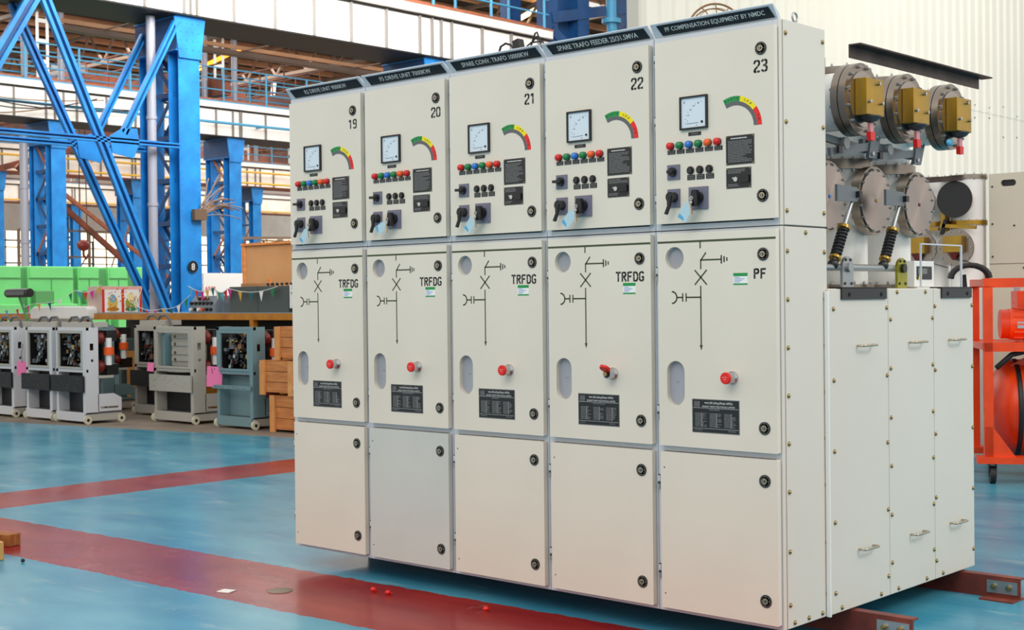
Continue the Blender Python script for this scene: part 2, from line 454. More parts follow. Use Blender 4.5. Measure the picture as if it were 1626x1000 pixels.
# bright daylight end wall behind the last bay: window bands between pale sheet bands
mb = MB()
mb.box(-78.3, -78, -2, 75, 0, 1.0, CONC); mb.box(-78.3, -78, -2, 75, 6.2, 12, GIRD)
tag(mb.build('wall_left'), kind='structure')
for i in range(12):
    mb = MB(); y = -2 + i * 6.3
    mb.box(-78.28, -78.2, y + .25, y + 6.05, 1.0, 6.2, GLOWW)
    for k in range(1, 6): mb.box(-78.2, -78.12, y + .25 + k * .97 - .03, y + .25 + k * .97 + .03, 1.0, 6.2, TRUSS)
    for k in range(1, 5): mb.box(-78.2, -78.12, y + .25, y + 6.05, 1 + k * 1.04 - .03, 1 + k * 1.04 + .03, TRUSS)
    mb.box(-78.3, -78.0, y - .25, y + .25, 1.0, 6.2, GIRD)
    tag(mb.build('window_%d' % (i + 1)), kind='structure')

# ================================================================== SWITCHGEAR
def lock(parent, x, z, y=-.031):
    mb = MB(FRONT @ T(x, z, -y))
    mb.cyl((0, 0, 0), (0, 0, .004), .025, BLACK, n=28)
    mb.lathe((0, 0, .004), (0, 0, 1), [(.021, 0), (.021, .001), (.0195, .001), (.0195, 0)], PGREY, n=24)
    mb.cyl((0, 0, .003), (0, 0, .009), .0125, mat('lock_brass', (170, 160, 135), .35, .8), n=20)
    mb.cyl((0, 0, .009), (0, 0, .0095), .0065, BLACK, n=14)
    mb.box(-.0015, .0015, -.006, .006, .0095, .011, CHROME)
    for a in range(0, 360, 90): mb.ball((.017 * math.cos(R(a)), .017 * math.sin(R(a)), .005), .0022, PGREY, n=6)
    return mb.build('lock', parent)

def rows_plate(mb, x0, x1, z0, z1, y, seed, cols=1, m=PGREY, lh=.0062, fill=.62):
    r = random.Random(seed); M = FRONT @ T(0, 0, -y)
    n = int((z1 - z0) / lh)
    for c in range(cols):
        a = x0 + (x1 - x0) * c / cols; b = a + (x1 - x0) / cols * (.93 if cols > 1 else 1)
        for i in range(n):
            zc = z1 - (i + .5) * lh; x = a
            e = b - r.random() ** 2 * (b - a) * .45
            while x < e:
                wd = r.uniform(.004, .013)
                mb.add([(x, zc - lh * .27, 0), (min(x + wd, e), zc - lh * .27, 0), (min(x + wd, e), zc + lh * .27, 0), (x, zc + lh * .27, 0)], [(0, 1, 2, 3)], m, M=M)
                x += wd + .0018

def side_screw(mb, y, z, x=0.):
    mb.cyl((x, y, z), (x + .003, y, z), .0095, BRASS, n=14)
    mb.lathe((x + .003, y, z), (1, 0, 0), [(.0075, 0), (.0065, .003), (.003, .005)], BRASS, n=12)

rnd = random.Random(7)
_scr = []
def screw_part(parent, y, z, x):
    if not _scr:
        mb = MB(); side_screw(mb, 0, 0, 0); o = mb.build('screw', parent); _scr.append(o)
    else:
        o = _scr[0].copy(); C.objects.link(o); o.parent = parent
    o.location = (x, y, z); o.rotation_euler = (R(rnd.uniform(0, 60)), 0, 0)

SIGNS = ['R2 DRIVE UNIT 9000KW', 'F5 DRIVE UNIT 7000KW', 'SPARE CONV. TRAFO 10000KW', 'SPARE TRAFO FEEDER 25/31.5MVA', 'PF COMPENSATION EQUIPMENT BY NMDC']
NUMS = ['19', '20', '21', '22', '23']
W = .6
def make_panel(i):
    last = i == 4
    lab = ['off-white switchgear panel numbered 19, leftmost in the row, sign R2 DRIVE UNIT 9000KW',
           'off-white switchgear panel numbered 20 with sign F5 DRIVE UNIT 7000KW and greyer bottom door',
           'off-white switchgear panel numbered 21 with sign SPARE CONV. TRAFO 10000KW, middle of the row',
           'off-white switchgear panel numbered 22 with open red lock cap, sign SPARE TRAFO FEEDER',
           'off-white switchgear panel numbered 23 marked PF, right end of the row with screwed side covers'][i]
    P = thing('switchgear_panel', (i * W, 0, .1), lab, 'switchgear panel', 'switchgear panels in the row')
    g = .0015
    # ---- body frame (z relative to the panel bottom)
    mb = MB(); H = 2.374; S = 1.574
    yb = .338
    xL, xR = g, W - g
    for (za, zb) in ((0, S - .002), (S + .002, H)):
        mb.box(xL, xL + .03, 0, yb, za, zb, FRAME); mb.box(xR - .006, xR, 0, yb, za, zb, SIDE if last else FRAME)
        mb.box(xR - .03, xR - .006, 0, .03, za, zb, FRAME)
        mb.box(xL + .03, xR - .03, 0, yb, za, za + .022, FRAME); mb.box(xL + .03, xR - .03, 0, yb, zb - .022, zb, FRAME)
        mb.box(xL + .03, xR - .03, yb - .02, yb, za + .022, zb - .022, FRAME)
    mb.box(xL + .03, xR - .03, 0, .03, .665, .70, FRAME)
    mb.box(xL, xR, .001, yb - .001, S - .002, S + .002, mat('seam_dark', (60, 62, 66), .7))
    mb.build('body', P, bevel=.0015)
    # ---- sign bracket, leaning forward at the top
    mb = MB()
    prof = [(0.0, 2.374), (-.038, 2.424), (-.036, 2.428), (.006, 2.428 - .03), (.02, 2.376)]
    M = Matrix(((0, 0, 1, 0), (1, 0, 0, 0), (0, 1, 0, 0), (0, 0, 0, 1)))
    mb.prism(prof, .008, W - .006, FRAME, M=M)
    mb.build('sign_bracket', P)
    a = math.atan2(.038, .050)
    slope = T(0, -.019, 2.399) @ Matrix.Rotation(a, 4, 'X') @ FRONT
    mb = MB()
    mb.prism([(.052, -.024), (.585, -.024), (.572, .024), (.038, .024)][::1], .001, .0035, SIGN, M=slope)
    tw = [.33, .36, .42, .44, .475][i]
    mb.text(SIGNS[i], w=tw, h=.0235, m=PRINT, M=slope @ T(.312, .001, .0042))
    mb.build('header_sign', P)
    # ---- roof items
    # ---- instrument door
    x0, x1 = .027, .594; Y = -.031
    D = MB(); D.holed([(x0, 1.602), (x1, 1.602), (x1, 2.347), (x0, 2.347)], [], .006, .031, CREAM, M=FRONT)
    D.box(x0 + .02, x1 - .02, -.006, 0, 1.61, 2.335, BLACK)
    door = D.build('instrument_door', P, bevel=.003)
    F = FRONT @ T(0, 0, -Y + .0004)
    lock(door, .536, 2.262); lock(door, .539, 1.692)
    mb = MB(); stencil(mb, NUMS[i], .504, 2.172, .564, 2.216, INK, F, .25); mb.build('panel_number', door)
    # meter
    mb = MB(FRONT @ T(0, 0, -Y))
    mb.holed([(.155, 1.977), (.288, 1.977), (.288, 2.111), (.155, 2.111)], [[(.162, 1.984), (.281, 1.984), (.281, 2.104), (.162, 2.104)]], 0, .012, BLACK)
    mb.box(.162, .281, 1.984, 2.104, 0, .006, DIAL)
    Md = T(0, 0, .0064)
    for k in range(9):
        aa = 92 + k * 11; c = (.262, 2.004)
        q = R(aa); p0 = (c[0] + .078 * math.cos(q), c[1] + .078 * math.sin(q)); p1 = (c[0] + .084 * math.cos(q), c[1] + .084 * math.sin(q))
        stroke(mb, [p0, p1], .0014, MGREY, Md)
    for k, s in enumerate(('0', '20', '40', '60', '80')):
        q = R(180 - k * 19); mb.text(s, h=.0062, m=MGREY, M=Md, cx=.262 + .07 * math.cos(q), cy=2.012 + .07 * math.sin(q))
    mb.text('A', h=.010, m=MGREY, M=Md, cx=.176, cy=2.088)
    stroke(mb, [(.186, 2.0), (.244, 2.002)], .0018, BLACK, Md)
    mb.cyl((.262, 2.004, .006), (.262, 2.004, .009), .005, BLACK, n=12)
    mb.cyl((.236, 1.993, .006), (.236, 1.993, .008), .003, CHROME, n=8)
    mb.build('ammeter', door)
    mb = MB(FRONT @ T(0, 0, -Y)); mb.box(.192, .253, 1.952, 1.966, 0, .002, BLACK)
    for k in range(5): mb.box(.207 + k * .007, .211 + k * .007, 1.9565, 1.9615, .002, .0022, PGREY)
    mb.build('meter_tag', door)
    # position arc
    mb = MB(FRONT @ T(0, 0, -Y + .0006)); c = (.415, 1.967)
    for (r0, r1, a0, a1, m_) in ((.102, .123, 78, 117, AGREEN), (.102, .123, 37, 78, AYEL), (.102, .123, 0, 37, ARED), (.086, .102, 0, 117, AGREY)):
        mb.add([(p[0], p[1], 0) for p in sector(*c, r0, r1, a0, a1)], [tuple(range(22))], m_)
    for word, am, st in (('EARTH', 98, 7), ('OFF', 58, 8), ('ON', 16, 8)):
        for k, ch in enumerate(word):
            aa = am - (k - (len(word) - 1) / 2) * st
            MM = T(c[0] + .1125 * math.cos(R(aa)), c[1] + .1125 * math.sin(R(aa)), .0003) @ Matrix.Rotation(R(aa - 90), 4, 'Z')
            mb.text(ch, h=.010, w=.0075, m=INK, M=MM)
    mb.build('position_arc', door)
    # indicator lamps
    for k, m_ in enumerate((RED, GREEN, BLUE, GREEN, ORANGE, RED)):
        mb = MB(FRONT @ T(.106 + k * .0458, 1.917, -Y)); mb.cyl((0, 0, 0), (0, 0, .006), .0155, BLACK, n=18)
        mb.lathe((0, 0, .006), (0, 0, 1), [(.0145, 0), (.0145, .012), (.011, .017), (.004, .019)], m_, n=18)
        o = mb.build('indicator_lamp', door)
        o['label'] = ['red', 'green', 'blue', 'green', 'orange', 'red'][k] + ' indicator lamp'
        mb = MB(FRONT @ T(.107 + k * .0458, 1.892, -Y)); mb.box(-.019, .019, -.008, .009, 0, .002, PLATE)
        for zz in (.0035, -.0035):
            for q in range(4): mb.box(-.014 + q * .0073, -.0088 + q * .0073, zz - .0016, zz + .0016, .002, .0022, PGREY)
        mb.build('lamp_label', door)
    # push buttons
    for k in range(3):
        mb = MB(FRONT @ T(.2015 + k * .0455, 1.812, -Y)); mb.cyl((0, 0, 0), (0, 0, .007), .0165, BLACK, n=20)
        mb.cyl((0, 0, .007), (0, 0, .012), .0115, mat('button_black', (34, 34, 36), .25), n=18)
        mb.build('push_button', door)
        mb = MB(FRONT @ T(.2035 + k * .0455, 1.784, -Y)); mb.box(-.019, .019, -.010, .010, 0, .002, PLATE)
        for zz in (.004, -.004):
            for q in range(4): mb.box(-.014 + q * .0073, -.0088 + q * .0073, zz - .0016, zz + .0016, .002, .0022, PGREY)
        mb.build('button_label', door)
    # instruction plates
    mb = MB(FRONT @ T(0, 0, -Y)); mb.box(.371, .503, 1.819, 1.935, 0, .0012, PGREY); mb.box(.373, .501, 1.821, 1.933, .0012, .0018, PLATE)
    mb.M = Matrix(); rows_plate(mb, .382, .493, 1.825, 1.915, Y - .0021, 10 + i)
    rows_plate(mb, .395, .482, 1.918, 1.927, Y - .0021, 30 + i, m=PRINT, lh=.008)
    for (a, b) in ((.376, 1.930), (.498, 1.930), (.376, 1.824), (.498, 1.824)): mb.cyl((a, Y - .0018, b), (a, Y - .004, b), .0028, BRASS, n=8)
    mb.build('instruction_plate', door)
    mb = MB(FRONT @ T(0, 0, -Y)); mb.box(.371, .488, 1.726, 1.808, 0, .0012, PGREY); mb.box(.373, .486, 1.728, 1.806, .0012, .0018, PLATE)
    mb.cyl((.417, 1.762, .0018), (.417, 1.762, .006), .0095, CHROME, n=16); mb.cyl((.417, 1.762, .006), (.417, 1.762, .0065), .005, PRINT, n=12)
    mb.box(.400, .406, 1.765, 1.770, .0018, .0022, PRINT)
    mb.box(.437, .480, 1.748, 1.776, .0018, .010, BLACK)
    mb.M = Matrix(); rows_plate(mb, .38, .482, 1.779, 1.803, Y - .0021, 20 + i); rows_plate(mb, .38, .43, 1.731, 1.745, Y - .0021, 40 + i)
    for (a, b) in ((.376, 1.803), (.483, 1.803), (.376, 1.731), (.483, 1.731)): mb.cyl((a, Y - .0018, b), (a, Y - .004, b), .0028, BRASS, n=8)
    mb.build('interlock_plate', door)
    # selector switch (small)
    mb = MB(FRONT @ T(0, 0, -Y)); mb.box(.087, .149, 1.780, 1.841, 0, .006, SWGREY); mb.build('selector_switch_plate', door, bevel=.001)
    mb = MB(FRONT @ T(.117, 1.811, -Y + .006)); mb.cyl((0, 0, 0), (0, 0, .012), .019, BLACK, n=20)
    hl = -1 if i < 4 else -.35
    mb.box(-.024 * abs(hl) - .004, .014, -.006, .006, .012, .030, BLACK)
    mb.build('selector_knob', door, bevel=.001)
    # lever switch
    mb = MB(FRONT @ T(0, 0, -Y)); mb.box(.087, .149, 1.667, 1.742, 0, .006, SWGREY); mb.build('lever_switch_plate', door, bevel=.001)
    mb = MB(FRONT @ T(.121, 1.708, -Y + .006)); mb.cyl((0, 0, 0), (0, 0, .03), .021, BLACK, n=22)
    mb.prism([(-.014, .004), (.010, .004), (.002, -.035), (-.014, -.072), (-.028, -.068), (-.012, -.035)], .022, .034, BLACK)
    mb.build('lever_handle', door, bevel=.002)
    # keyed control switch with card
    mb = MB(FRONT @ T(0, 0, -Y)); mb.box(.194, .286, 1.654, 1.744, 0, .008, SWGREY)
    mb.build('control_switch_plate', door, bevel=.001)
    mb = MB(FRONT @ T(.244, 1.700, -Y + .008)); mb.cyl((0, 0, 0), (0, 0, .02), .024, BLACK, n=24)
    mb.prism([(-.013, -.036), (.013, -.036), (.016, 0), (.011, .030), (-.011, .030), (-.016, 0)], .014, .038, BLACK)
    mb.build('control_switch_handle', door, bevel=.002)
    mb = MB(FRONT @ T(.236, 1.696, -Y + .044)); mb.cyl((0, 0, 0), (0, 0, .006), .009, CHROME, n=14); mb.box(-.0015, .0015, -.006, .006, .006, .014, CHROME)
    mb.prism([(-.004, -.058), (.004, -.058), (.004, -.02), (-.004, -.02)], .008, .010, CHROME); mb.cyl((0, -.018, .008), (0, -.018, .010), .008, CHROME, n=12)
    mb.prism([(.006, -.066), (.012, -.064), (.005, -.02), (-.001, -.02)], .011, .013, BRASS)
    mb.build('key', door)
    mb = MB(FRONT @ T(.228, 1.678, -Y + .052)); tilt = [-34, -60, -38, -42, -30][i]
    ln = [.085, .075, .078, .085, .078][i]
    Mc = Matrix.Rotation(R(tilt), 4, 'Z')
    mb.prism([(-.024, -ln), (.024, -ln), (.026, -.03), (.008, 0), (-.008, 0), (-.020, -.02)], 0, .0012, CARD, M=Mc)
    mb.prism([(-.021, -ln + .003), (.012, -ln + .003), (.004, -ln + .014), (-.021, -ln + .02)], .0012, .0016, CARD2, M=Mc)
    mb.build('key_card', door)
    # ---- breaker compartment door
    H1 = .690; H2 = 1.562
    D = MB(); D.holed([(x0 + .005, H1), (x1, H1), (x1, H2), (x0 + .005, H2)], [circ(.116, 1.460, .0455, 32), stadium(.1165, .9485, .087, .182, 12)], .006, .031, CREAM, M=FRONT)
    bdoor = D.build('breaker_compartment_door', P, bevel=.0025)
    lock(bdoor, .538, 1.464); lock(bdoor, .538, .786)
    mb = MB(); mb.cyl((.116, -.012, 1.46), (.116, -.009, 1.46), .0455, GLASS, n=32); mb.build('round_window_glass', bdoor, fix=False)
    mb = MB(); mb.prism(stadium(.1165, .9485, .087, .182, 12), .009, .012, GLASS, M=FRONT); mb.build('oval_window_glass', bdoor, fix=False)
    mb = MB(); mb.box(.04, .20, .03, .036, .80, 1.53, LAV)
    mb.cyl((.135, .029, 1.46), (.135, .004, 1.46), .045, mat('viewport_ring', (150, 150, 158), .3, .5), n=28, caps=False)
    mb.cyl((.145, .029, 1.46), (.145, .001, 1.46), .036, mat('viewport_ring', (150, 150, 158), .3, .5), n=28, caps=False)
    for zz in ((.90, .925), (.965, .995)) if i else ((.95, .956),): mb.box(.13, .156, .012, .03, zz[0], zz[1], BLACK)
    mb.box(.118, .121, .02, .03, .83, 1.06, mat('interior_edge', (120, 120, 130), .5)); mb.cyl((.088, .03, .95), (.088, .018, .95), .006, BLACK, n=10)
    mb.build('interior_partition', P)
    # mimic diagram
    mb = MB(); K = FRONT @ T(0, 0, -Y + .0004); sw = .0064
    stroke(mb, [(x0 + .006, 1.5255), (x1 - .001, 1.5255)], .0085, OLIVE, K)
    stroke(mb, [(.243, 1.522), (.243, 1.497)], sw, OLIVE, K)
    stroke(mb, [(.245, 1.413), (.245, 1.449)], sw, OLIVE, K); stroke(mb, [(.245, 1.447), (.270, 1.478)], sw, OLIVE, K)
    stroke(mb, [(.247, 1.449), (.342, 1.449)], sw, OLIVE, K)
    for xx, hh in ((.344, .016), (.357, .011), (.370, .006)): stroke(mb, [(xx, 1.449 - hh), (xx, 1.449 + hh)], sw, INK, K)
    stroke(mb, [(.216, 1.408), (.273, 1.350)], sw, OLIVE, K); stroke(mb, [(.273, 1.408), (.216, 1.350)], sw, OLIVE, K)
    stroke(mb, [(.244, 1.344), (.244, 1.105)], sw, OLIVE, K)
    mb.add([(.236, 1.106, 0), (.244, 1.084, 0), (.252, 1.106, 0)], [(0, 1, 2)], OLIVE, M=K)
    stroke(mb, [(.243, 1.299), (.174, 1.299)], sw, OLIVE, K)
    for xx in (.172, .155): stroke(mb, [(xx, 1.283), (xx, 1.315)], sw, OLIVE, K)
    stroke(mb, [(.153, 1.299), (.126, 1.299)], sw, OLIVE, K)
    stroke(mb, circ(.102, 1.299, .024, 12, -90, 90), sw, OLIVE, K)
    mb.build('mimic_diagram', bdoor)
    mb = MB()
    if last: stencil(mb, 'PF', .495, 1.370, .549, 1.407, INK, F, .26)
    else: stencil(mb, 'TRFDG', .412, 1.370, .558, 1.408, INK, F, .26)
    mb.build('stencil_marking', bdoor)
    sx, sz = (.400, 1.346) if last else (.449, 1.316)
    mb = MB(FRONT @ T(sx, sz, -Y)); mb.box(0, .066, 0, .047, 0, .0006, PAPER); mb.box(0, .066, .034, .047, .0006, .0009, AGREEN); mb.box(0, .066, 0, .006, .0006, .0009, AGREEN)
    for q in range(4): mb.box(.005, .030 + (q * 37 % 3) * .01, .010 + q * .006, .0125 + q * .006, .0006, .0009, mat('blue_print', (110, 140, 200), .5))
    mb.build('inspection_sticker', bdoor)
    # emergency lock with red cap
    mb = MB(FRONT @ T(.392, .979, -Y)); mb.lathe((0, 0, 0), (0, 0, 1), [(.026, 0), (.026, .006), (.022, .008), (.022, .045)], CHROME, n=26)
    if i == 3: mb.cyl((0, 0, .045), (0, 0, .0455), .017, BLACK, n=20); mb.cyl((0, 0, .045), (0, 0, .056), .009, BRASS, n=14)
    mb.build('lock_barrel', bdoor)
    mb = MB(FRONT @ T(.392, .979, -Y + .045))
    Mc = Matrix() if i != 3 else T(.004, .026, .012) @ Matrix.Rotation(R(55), 4, 'X') @ T(0, .004, 0)
    mb.M = mb.M @ Mc
    mb.lathe((0, 0, 0), (0, 0, 1), [(.0235, 0), (.0235, .008), (.021, .011)], REDCAP, n=26)
    for q in range(4): mb.box(-.012 + q * .0062, -.0078 + q * .0062, .002, .0055, .0112, .0116, mat('cap_print', (240, 150, 140), .5))
    mb.box(-.005, .005, -.006, -.003, .0112, .0116, mat('cap_print', (240, 150, 140), .5))
    mb.build('lock_cap', bdoor)
    # rating plate
    mb = MB(FRONT @ T(0, 0, -Y)); mb.box(.197, .423, .753, .889, 0, .0012, PGREY); mb.box(.200, .420, .756, .886, .0012, .0018, PLATE)
    q = T(0, 0, .0021)
    mb.text('भारत हेवी इलेक्ट्रिकल्स लिमिटेड', w=.135, h=.0125, m=PRINT, M=q, cx=.325, cy=.8735)
    mb.text('BHARAT HEAVY ELECTRICALS LIMITED', w=.155, h=.0065, m=PRINT, M=q, cx=.325, cy=.860)
    mb.box(.208, .234, .857, .879, .0018, .0021, PGREY); mb.box(.2085, .2335, .8675, .8685, .0021, .0023, PLATE)
    mb.text('BHEL', w=.021, h=.0065, m=PLATE, M=T(0, 0, .0024), cx=.221, cy=.874); mb.text('BHEL', w=.021, h=.0065, m=PLATE, M=T(0, 0, .0024), cx=.221, cy=.862)
    mb.box(.202, .418, .8525, .8537, .0018, .0021, PRINT); mb.box(.202, .418, .7705, .7715, .0018, .0021, PRINT)
    mb.M = Matrix(); rows_plate(mb, .28, .36, .838, .850, Y - .0021, 50 + i)
    for c3, ca in enumerate((.212, .282, .352)):
        rows_plate(mb, ca, ca + .057, .776, .834, Y - .0021, 60 + i * 3 + c3, lh=.0052)
        mb.box(ca + .032, ca + .0328, Y - .0023, Y - .0018, .776, .834, PRINT)
    rows_plate(mb, .21, .25, .760, .767, Y - .0021, 71 + i, lh=.006); rows_plate(mb, .37, .41, .760, .767, Y - .0021, 81 + i, lh=.006)
    mb.build('rating_plate', bdoor)
    # ---- cable compartment door
    D = MB(); D.holed([(x0 + .008, .020), (x1 - .002, .020), (x1 - .002, .664), (x0 + .008, .664)], [], .006, .031, CREAM2 if i == 1 else CREAM, M=FRONT)
    cd = D.build('cable_compartment_door', P, bevel=.0025)
    lock(cd, .537, .580); lock(cd, .537, .112)
    for zz in (.600, .080):
        mb = MB(); mb.cyl((.055, -.031, zz), (.055, -.0325, zz), .0028, BLACK, n=8); mb.build('door_stud', cd)
    # ---- hinges in the strip left of the doors
    for zz in (2.28, 2.02, 1.70, 1.40, .83, .54, .17):
        mb = MB(); mb.cyl((.014, -.012, zz), (.014, -.012, zz + .022), .0055, FRAME, n=12); mb.cyl((.014, -.012, zz - .034), (.014, -.012, zz - .012), .0055, ZINC, n=12); mb.cyl((.014, -.0125, zz - .012), (.014, -.0125, zz - .006), .0062, BLACK, n=12); mb.cyl((.014, -.0125, zz + .022), (.014, -.0125, zz + .026), .005, BLACK, n=12)
        mb.box(.012, .03, -.008, 0, zz - .03, zz + .018, FRAME)
        mb.build('hinge', P)
    # ---- side covers and rear enclosure
    if last:
        mb = MB(); mb.box(W, W + .004, .022, yb, .003, 1.570, SIDE); mb.box(W, W + .004, .022, yb, 1.578, 2.373, SIDE)
        scv = mb.build('side_cover', P, bevel=.001)
        for z in (2.321, 1.977, 1.632, 1.475, 1.286, 1.098, .911, .724, .536, .303, .094):
            for y in (.036, .318): screw_part(scv, y, z, W + .004)
        for y, z in ((.174, 1.55), (.174, .021), (.068, .021), (.28, .021)): screw_part(scv, y, z, W + .004)
    mb = MB()
    ya, yz, RH = .342, 1.675, 1.328
    if last: mb.box(g, W + .006, ya, yz, 0, RH, SIDE)
    else: mb.box(g, W - g, ya, yz, 0, RH, SIDE)
    mb.build('rear_enclosure', P, bevel=.002)
    if last:
        for k, (a, b) in enumerate(((.312, .822), (.826, 1.256), (1.260, 1.672))):
            mb = MB(); mb.box(W + .0065, W + .022, a + (.0 if k else .012), b, .008, RH - .002, SIDE)
            if k == 0: mb.box(W + .006, W + .024, .310, .322, 0, RH - .01, WHITE)
            cv = mb.build('rear_cover', P, bevel=.002)
            hy = (.61, 1.075, 1.47)[k]
            for hz in (1.090, .243):
                mb = MB(); hx = W + .022
                mb.tube([(hx, hy - .06, hz), (hx + .024, hy - .06, hz), (hx + .032, hy - .054, hz), (hx + .034, hy - .04, hz), (hx + .034, hy + .04, hz), (hx + .032, hy + .054, hz), (hx + .024, hy + .06, hz), (hx, hy + .06, hz)], .0048, mat('satin_handle', (185, 172, 150), .25, 1.), n=10)
                mb.build('handle', cv)
            edges = [((.355, .808), (1.245, .955, .667, .378, .091)), ((.842, 1.243), (1.194, .983, .771, .562, .351, .144)), ((1.268, 1.657), (1.247, .957, .667, .378, .090))][k]
            for y in edges[0]:
                for z in edges[1]: screw_part(cv, y, z, W + .022)
            for y, z in [((.405, .025), (.74, .025)), ((.905, 1.312), (1.175, 1.312), (.898, .025), (1.168, .025)), ((1.332, .025),)][k]: screw_part(cv, y, z, W + .022)
        # dark lifting brackets along the top edge
        for (a, b) in ((.415, .80), (1.33, 1.645)):
            mb = MB(); mb.box(W + .0225, W + .030, a, b, RH - .045, RH + .002, BLACK); mb.box(W - .03, W + .030, a, b, RH + .0005, RH + .006, BLACK)
            for y in (a + .06, b - .05): mb.cyl((W + .030, y, RH - .025), (W + .032, y, RH - .025), .009, mat('hole_dark', (8, 8, 8), .8), n=12)
            mb.build('lifting_bracket', P)
    return P
panels = [make_panel(i) for i in range(5)]
lift = MB(); lift.tube([(0, .018 * math.cos(t), .035 + .018 * math.sin(t)) for t in [k * PI / 8 for k in range(16)]], .0045, ZINC, n=8, closed=True)
lift.cyl((0, 0, 0), (0, 0, .018), .008, ZINC, n=12); lift.cyl((0, 0, 0), (0, 0, .005), .016, ZINC, n=12)
for q in (.19,):
    o = lift.build('lifting_eye', panels[4], loc=(.555, q, 2.374))

# ---- gas insulated poles behind panel 23
def flange(mb, c, ax, r, th, m=STEELD, nb=14, br=.0065, face=None):
    mb.cyl(Vector(c), Vector(c) + Vector(ax) * th, r, m, n=48)
    q = Vector(ax).to_track_quat('Z', 'X').to_matrix()
    for k in range(nb):
        t = 2 * PI * (k + .5) / nb; d = q @ Vector((math.cos(t) * (r - .016), math.sin(t) * (r - .016), 0))
        p = Vector(c) + d
        mb.cyl(p - Vector(ax) * .012, p + Vector(ax) * (th + .010), br, ZINC, n=6, smooth=False)
        mb.cyl(p + Vector(ax) * (th + .010), p + Vector(ax) * (th + .016), br * .5, CHROME, n=6)
def radial_steel():
    m = bpy.data.materials.new('turned_steel_disc'); m.use_nodes = True; nt = m.node_tree
    b = nt.nodes['Principled BSDF']; b.inputs['Metallic'].default_value = 1; b.inputs['Roughness'].default_value = .26
    b.inputs['Base Color'].default_value = (*lin((166, 154, 147)), 1)
    b.inputs['Anisotropic'].default_value = .85
    tg = nt.nodes.new('ShaderNodeTangent'); tg.direction_type = 'RADIAL'; tg.axis = 'X'
    nt.links.new(tg.outputs[0], b.inputs['Tangent'])
    return m
TURN = radial_steel()
PX = 2.665
pole_labels = ['white gas-insulated vessel behind panel 23 nearest its side cover, steel disc half hidden',
               'middle white gas-insulated vessel behind panel 23, disc with yellow centre mark',
               'rearmost white gas-insulated vessel behind panel 23, disc at far right of the three']
for k, yc in enumerate((.645, 1.06, 1.485)):
    P = thing('gas_insulated_vessel', (PX, yc, 1.43), pole_labels[k], 'gas-insulated vessel', 'gas-insulated vessels behind panel 23')
    mb = MB(); mb.cyl((0, 0, 0), (0, 0, .54), .122, WHITE, n=48, caps=False); mb.cyl((0, 0, .585), (0, 0, .965), .122, WHITE, n=48, caps=False)
    mb.cyl((0, 0, .395), (.135, 0, .395), .128, WHITE, n=40, caps=False)
    mb.build('vessel', P)
    mb = MB(); flange(mb, (0, 0, 0.001), (0, 0, 1), .15, .018, nb=16); mb.build('base_flange', P)
    mb = MB(); flange(mb, (0, 0, .54), (0, 0, 1), .148, .045, nb=16); mb.build('joint_flange', P)
    mb = MB(); flange(mb, (0, 0, .965), (0, 0, 1), .145, .036, nb=12); mb.build('top_flange', P)
    mb = MB(); flange(mb, (.135, 0, .395), (1, 0, 0), .155, .04, nb=16); mb.build('side_flange', P)
    mb = MB(); vs = [(0, 0, 0)] + [(0, .1545 * math.cos(2 * PI * j / 64), .1545 * math.sin(2 * PI * j / 64)) for j in range(64)]
    mb.cyl((0, 0, 0), (.006, 0, 0), .138, TURN, n=64); mb.cyl((.006, 0, 0), (.009, 0, 0), .008, (BLUE, GOLD, INSUL)[k], n=14)
    mb.build('turned_cover', P, loc=(.176, 0, .395))
    # horizontal busbar housing at the top
    BO = (.26 - .03 + (0, .005, .01)[k], .04, .80)
    B = P
    mb = MB(); mb.cyl((-2.6, 0, 0), (.05, 0, 0), .124, WHITE, n=48, caps=False); mb.build('busbar_tube', B, loc=BO)
    mb = MB(); flange(mb, (.02, 0, 0), (1, 0, 0), .153, .032, nb=12); flange(mb, (.056, 0, 0), (1, 0, 0), .153, .032, nb=12)
    mb.cyl((.088, 0, 0), (.094, 0, 0), .118, STEEL, n=40); mb.build('end_flange', B, loc=BO)
    mb = MB(); mb.lathe((.094, 0, 0), (1, 0, 0), [(.075, 0), (.070, .03), (.05, .045)], mat('dark_boss', (60, 58, 60), .4), n=24)
    mb.build('bushing_boss', B, loc=BO)
    mb = MB(); mb.box(.094, .150, -.075, .075, -.075, .08, GOLD)
    for (a, b) in ((-.06, -.02), (.045, -.02), (.02, .06)): mb.cyl((.150, a, b), (.163, a, b), .008, CHROME, n=8)
    mb.build('terminal_box', B, bevel=.003, loc=BO)
    mb = MB(); mb.cyl((.125, .0, -.075), (.125, .0, -.08), .045, mat('dark_boss', (60, 58, 60), .4), n=24)
    mb.lathe((.125, 0, -.08), (0, 0, -1), [(.045, 0), (.03, .015), (.012, .022)], mat('dark_boss', (60, 58, 60), .4), n=20)
    mb.tube([(.125, 0, -.1), (.125, .0, -.12)], .004, BLACK); mb.build('cable_gland', B, loc=BO)
    mb = MB(); mb.box(.12, .132, -.016, .016, -.148, -.105, mat('clear_pink_plastic', (200, 130, 135), .3)); mb.prism([(-.017, -.178), (.017, -.178), (.02, -.142), (-.02, -.142)], .116, .136, RED, M=SIDEX)
    mb.build('padlock_tag', B, loc=BO)
    if k == 2:
        mb = MB(); mb.ball((.10, -.05, -.125), .03, CARD2, sq=(.4, 1.2, .6)); mb.build('blue_cloth', B, loc=BO)

# angle iron on top of the flanges
mb = MB(); x = 3.0; mb.box(x - .006, x, 0, 1.26, -.05, 0, RUSTY); mb.box(x - .006, x + .05, 0, 1.30, 0, .006, RUSTY)
o = mb.build('angle_iron', loc=(0, .55, 2.438)); 
tag(o, 'dark rusty steel angle bar lying across the three busbar flanges', 'angle bar')

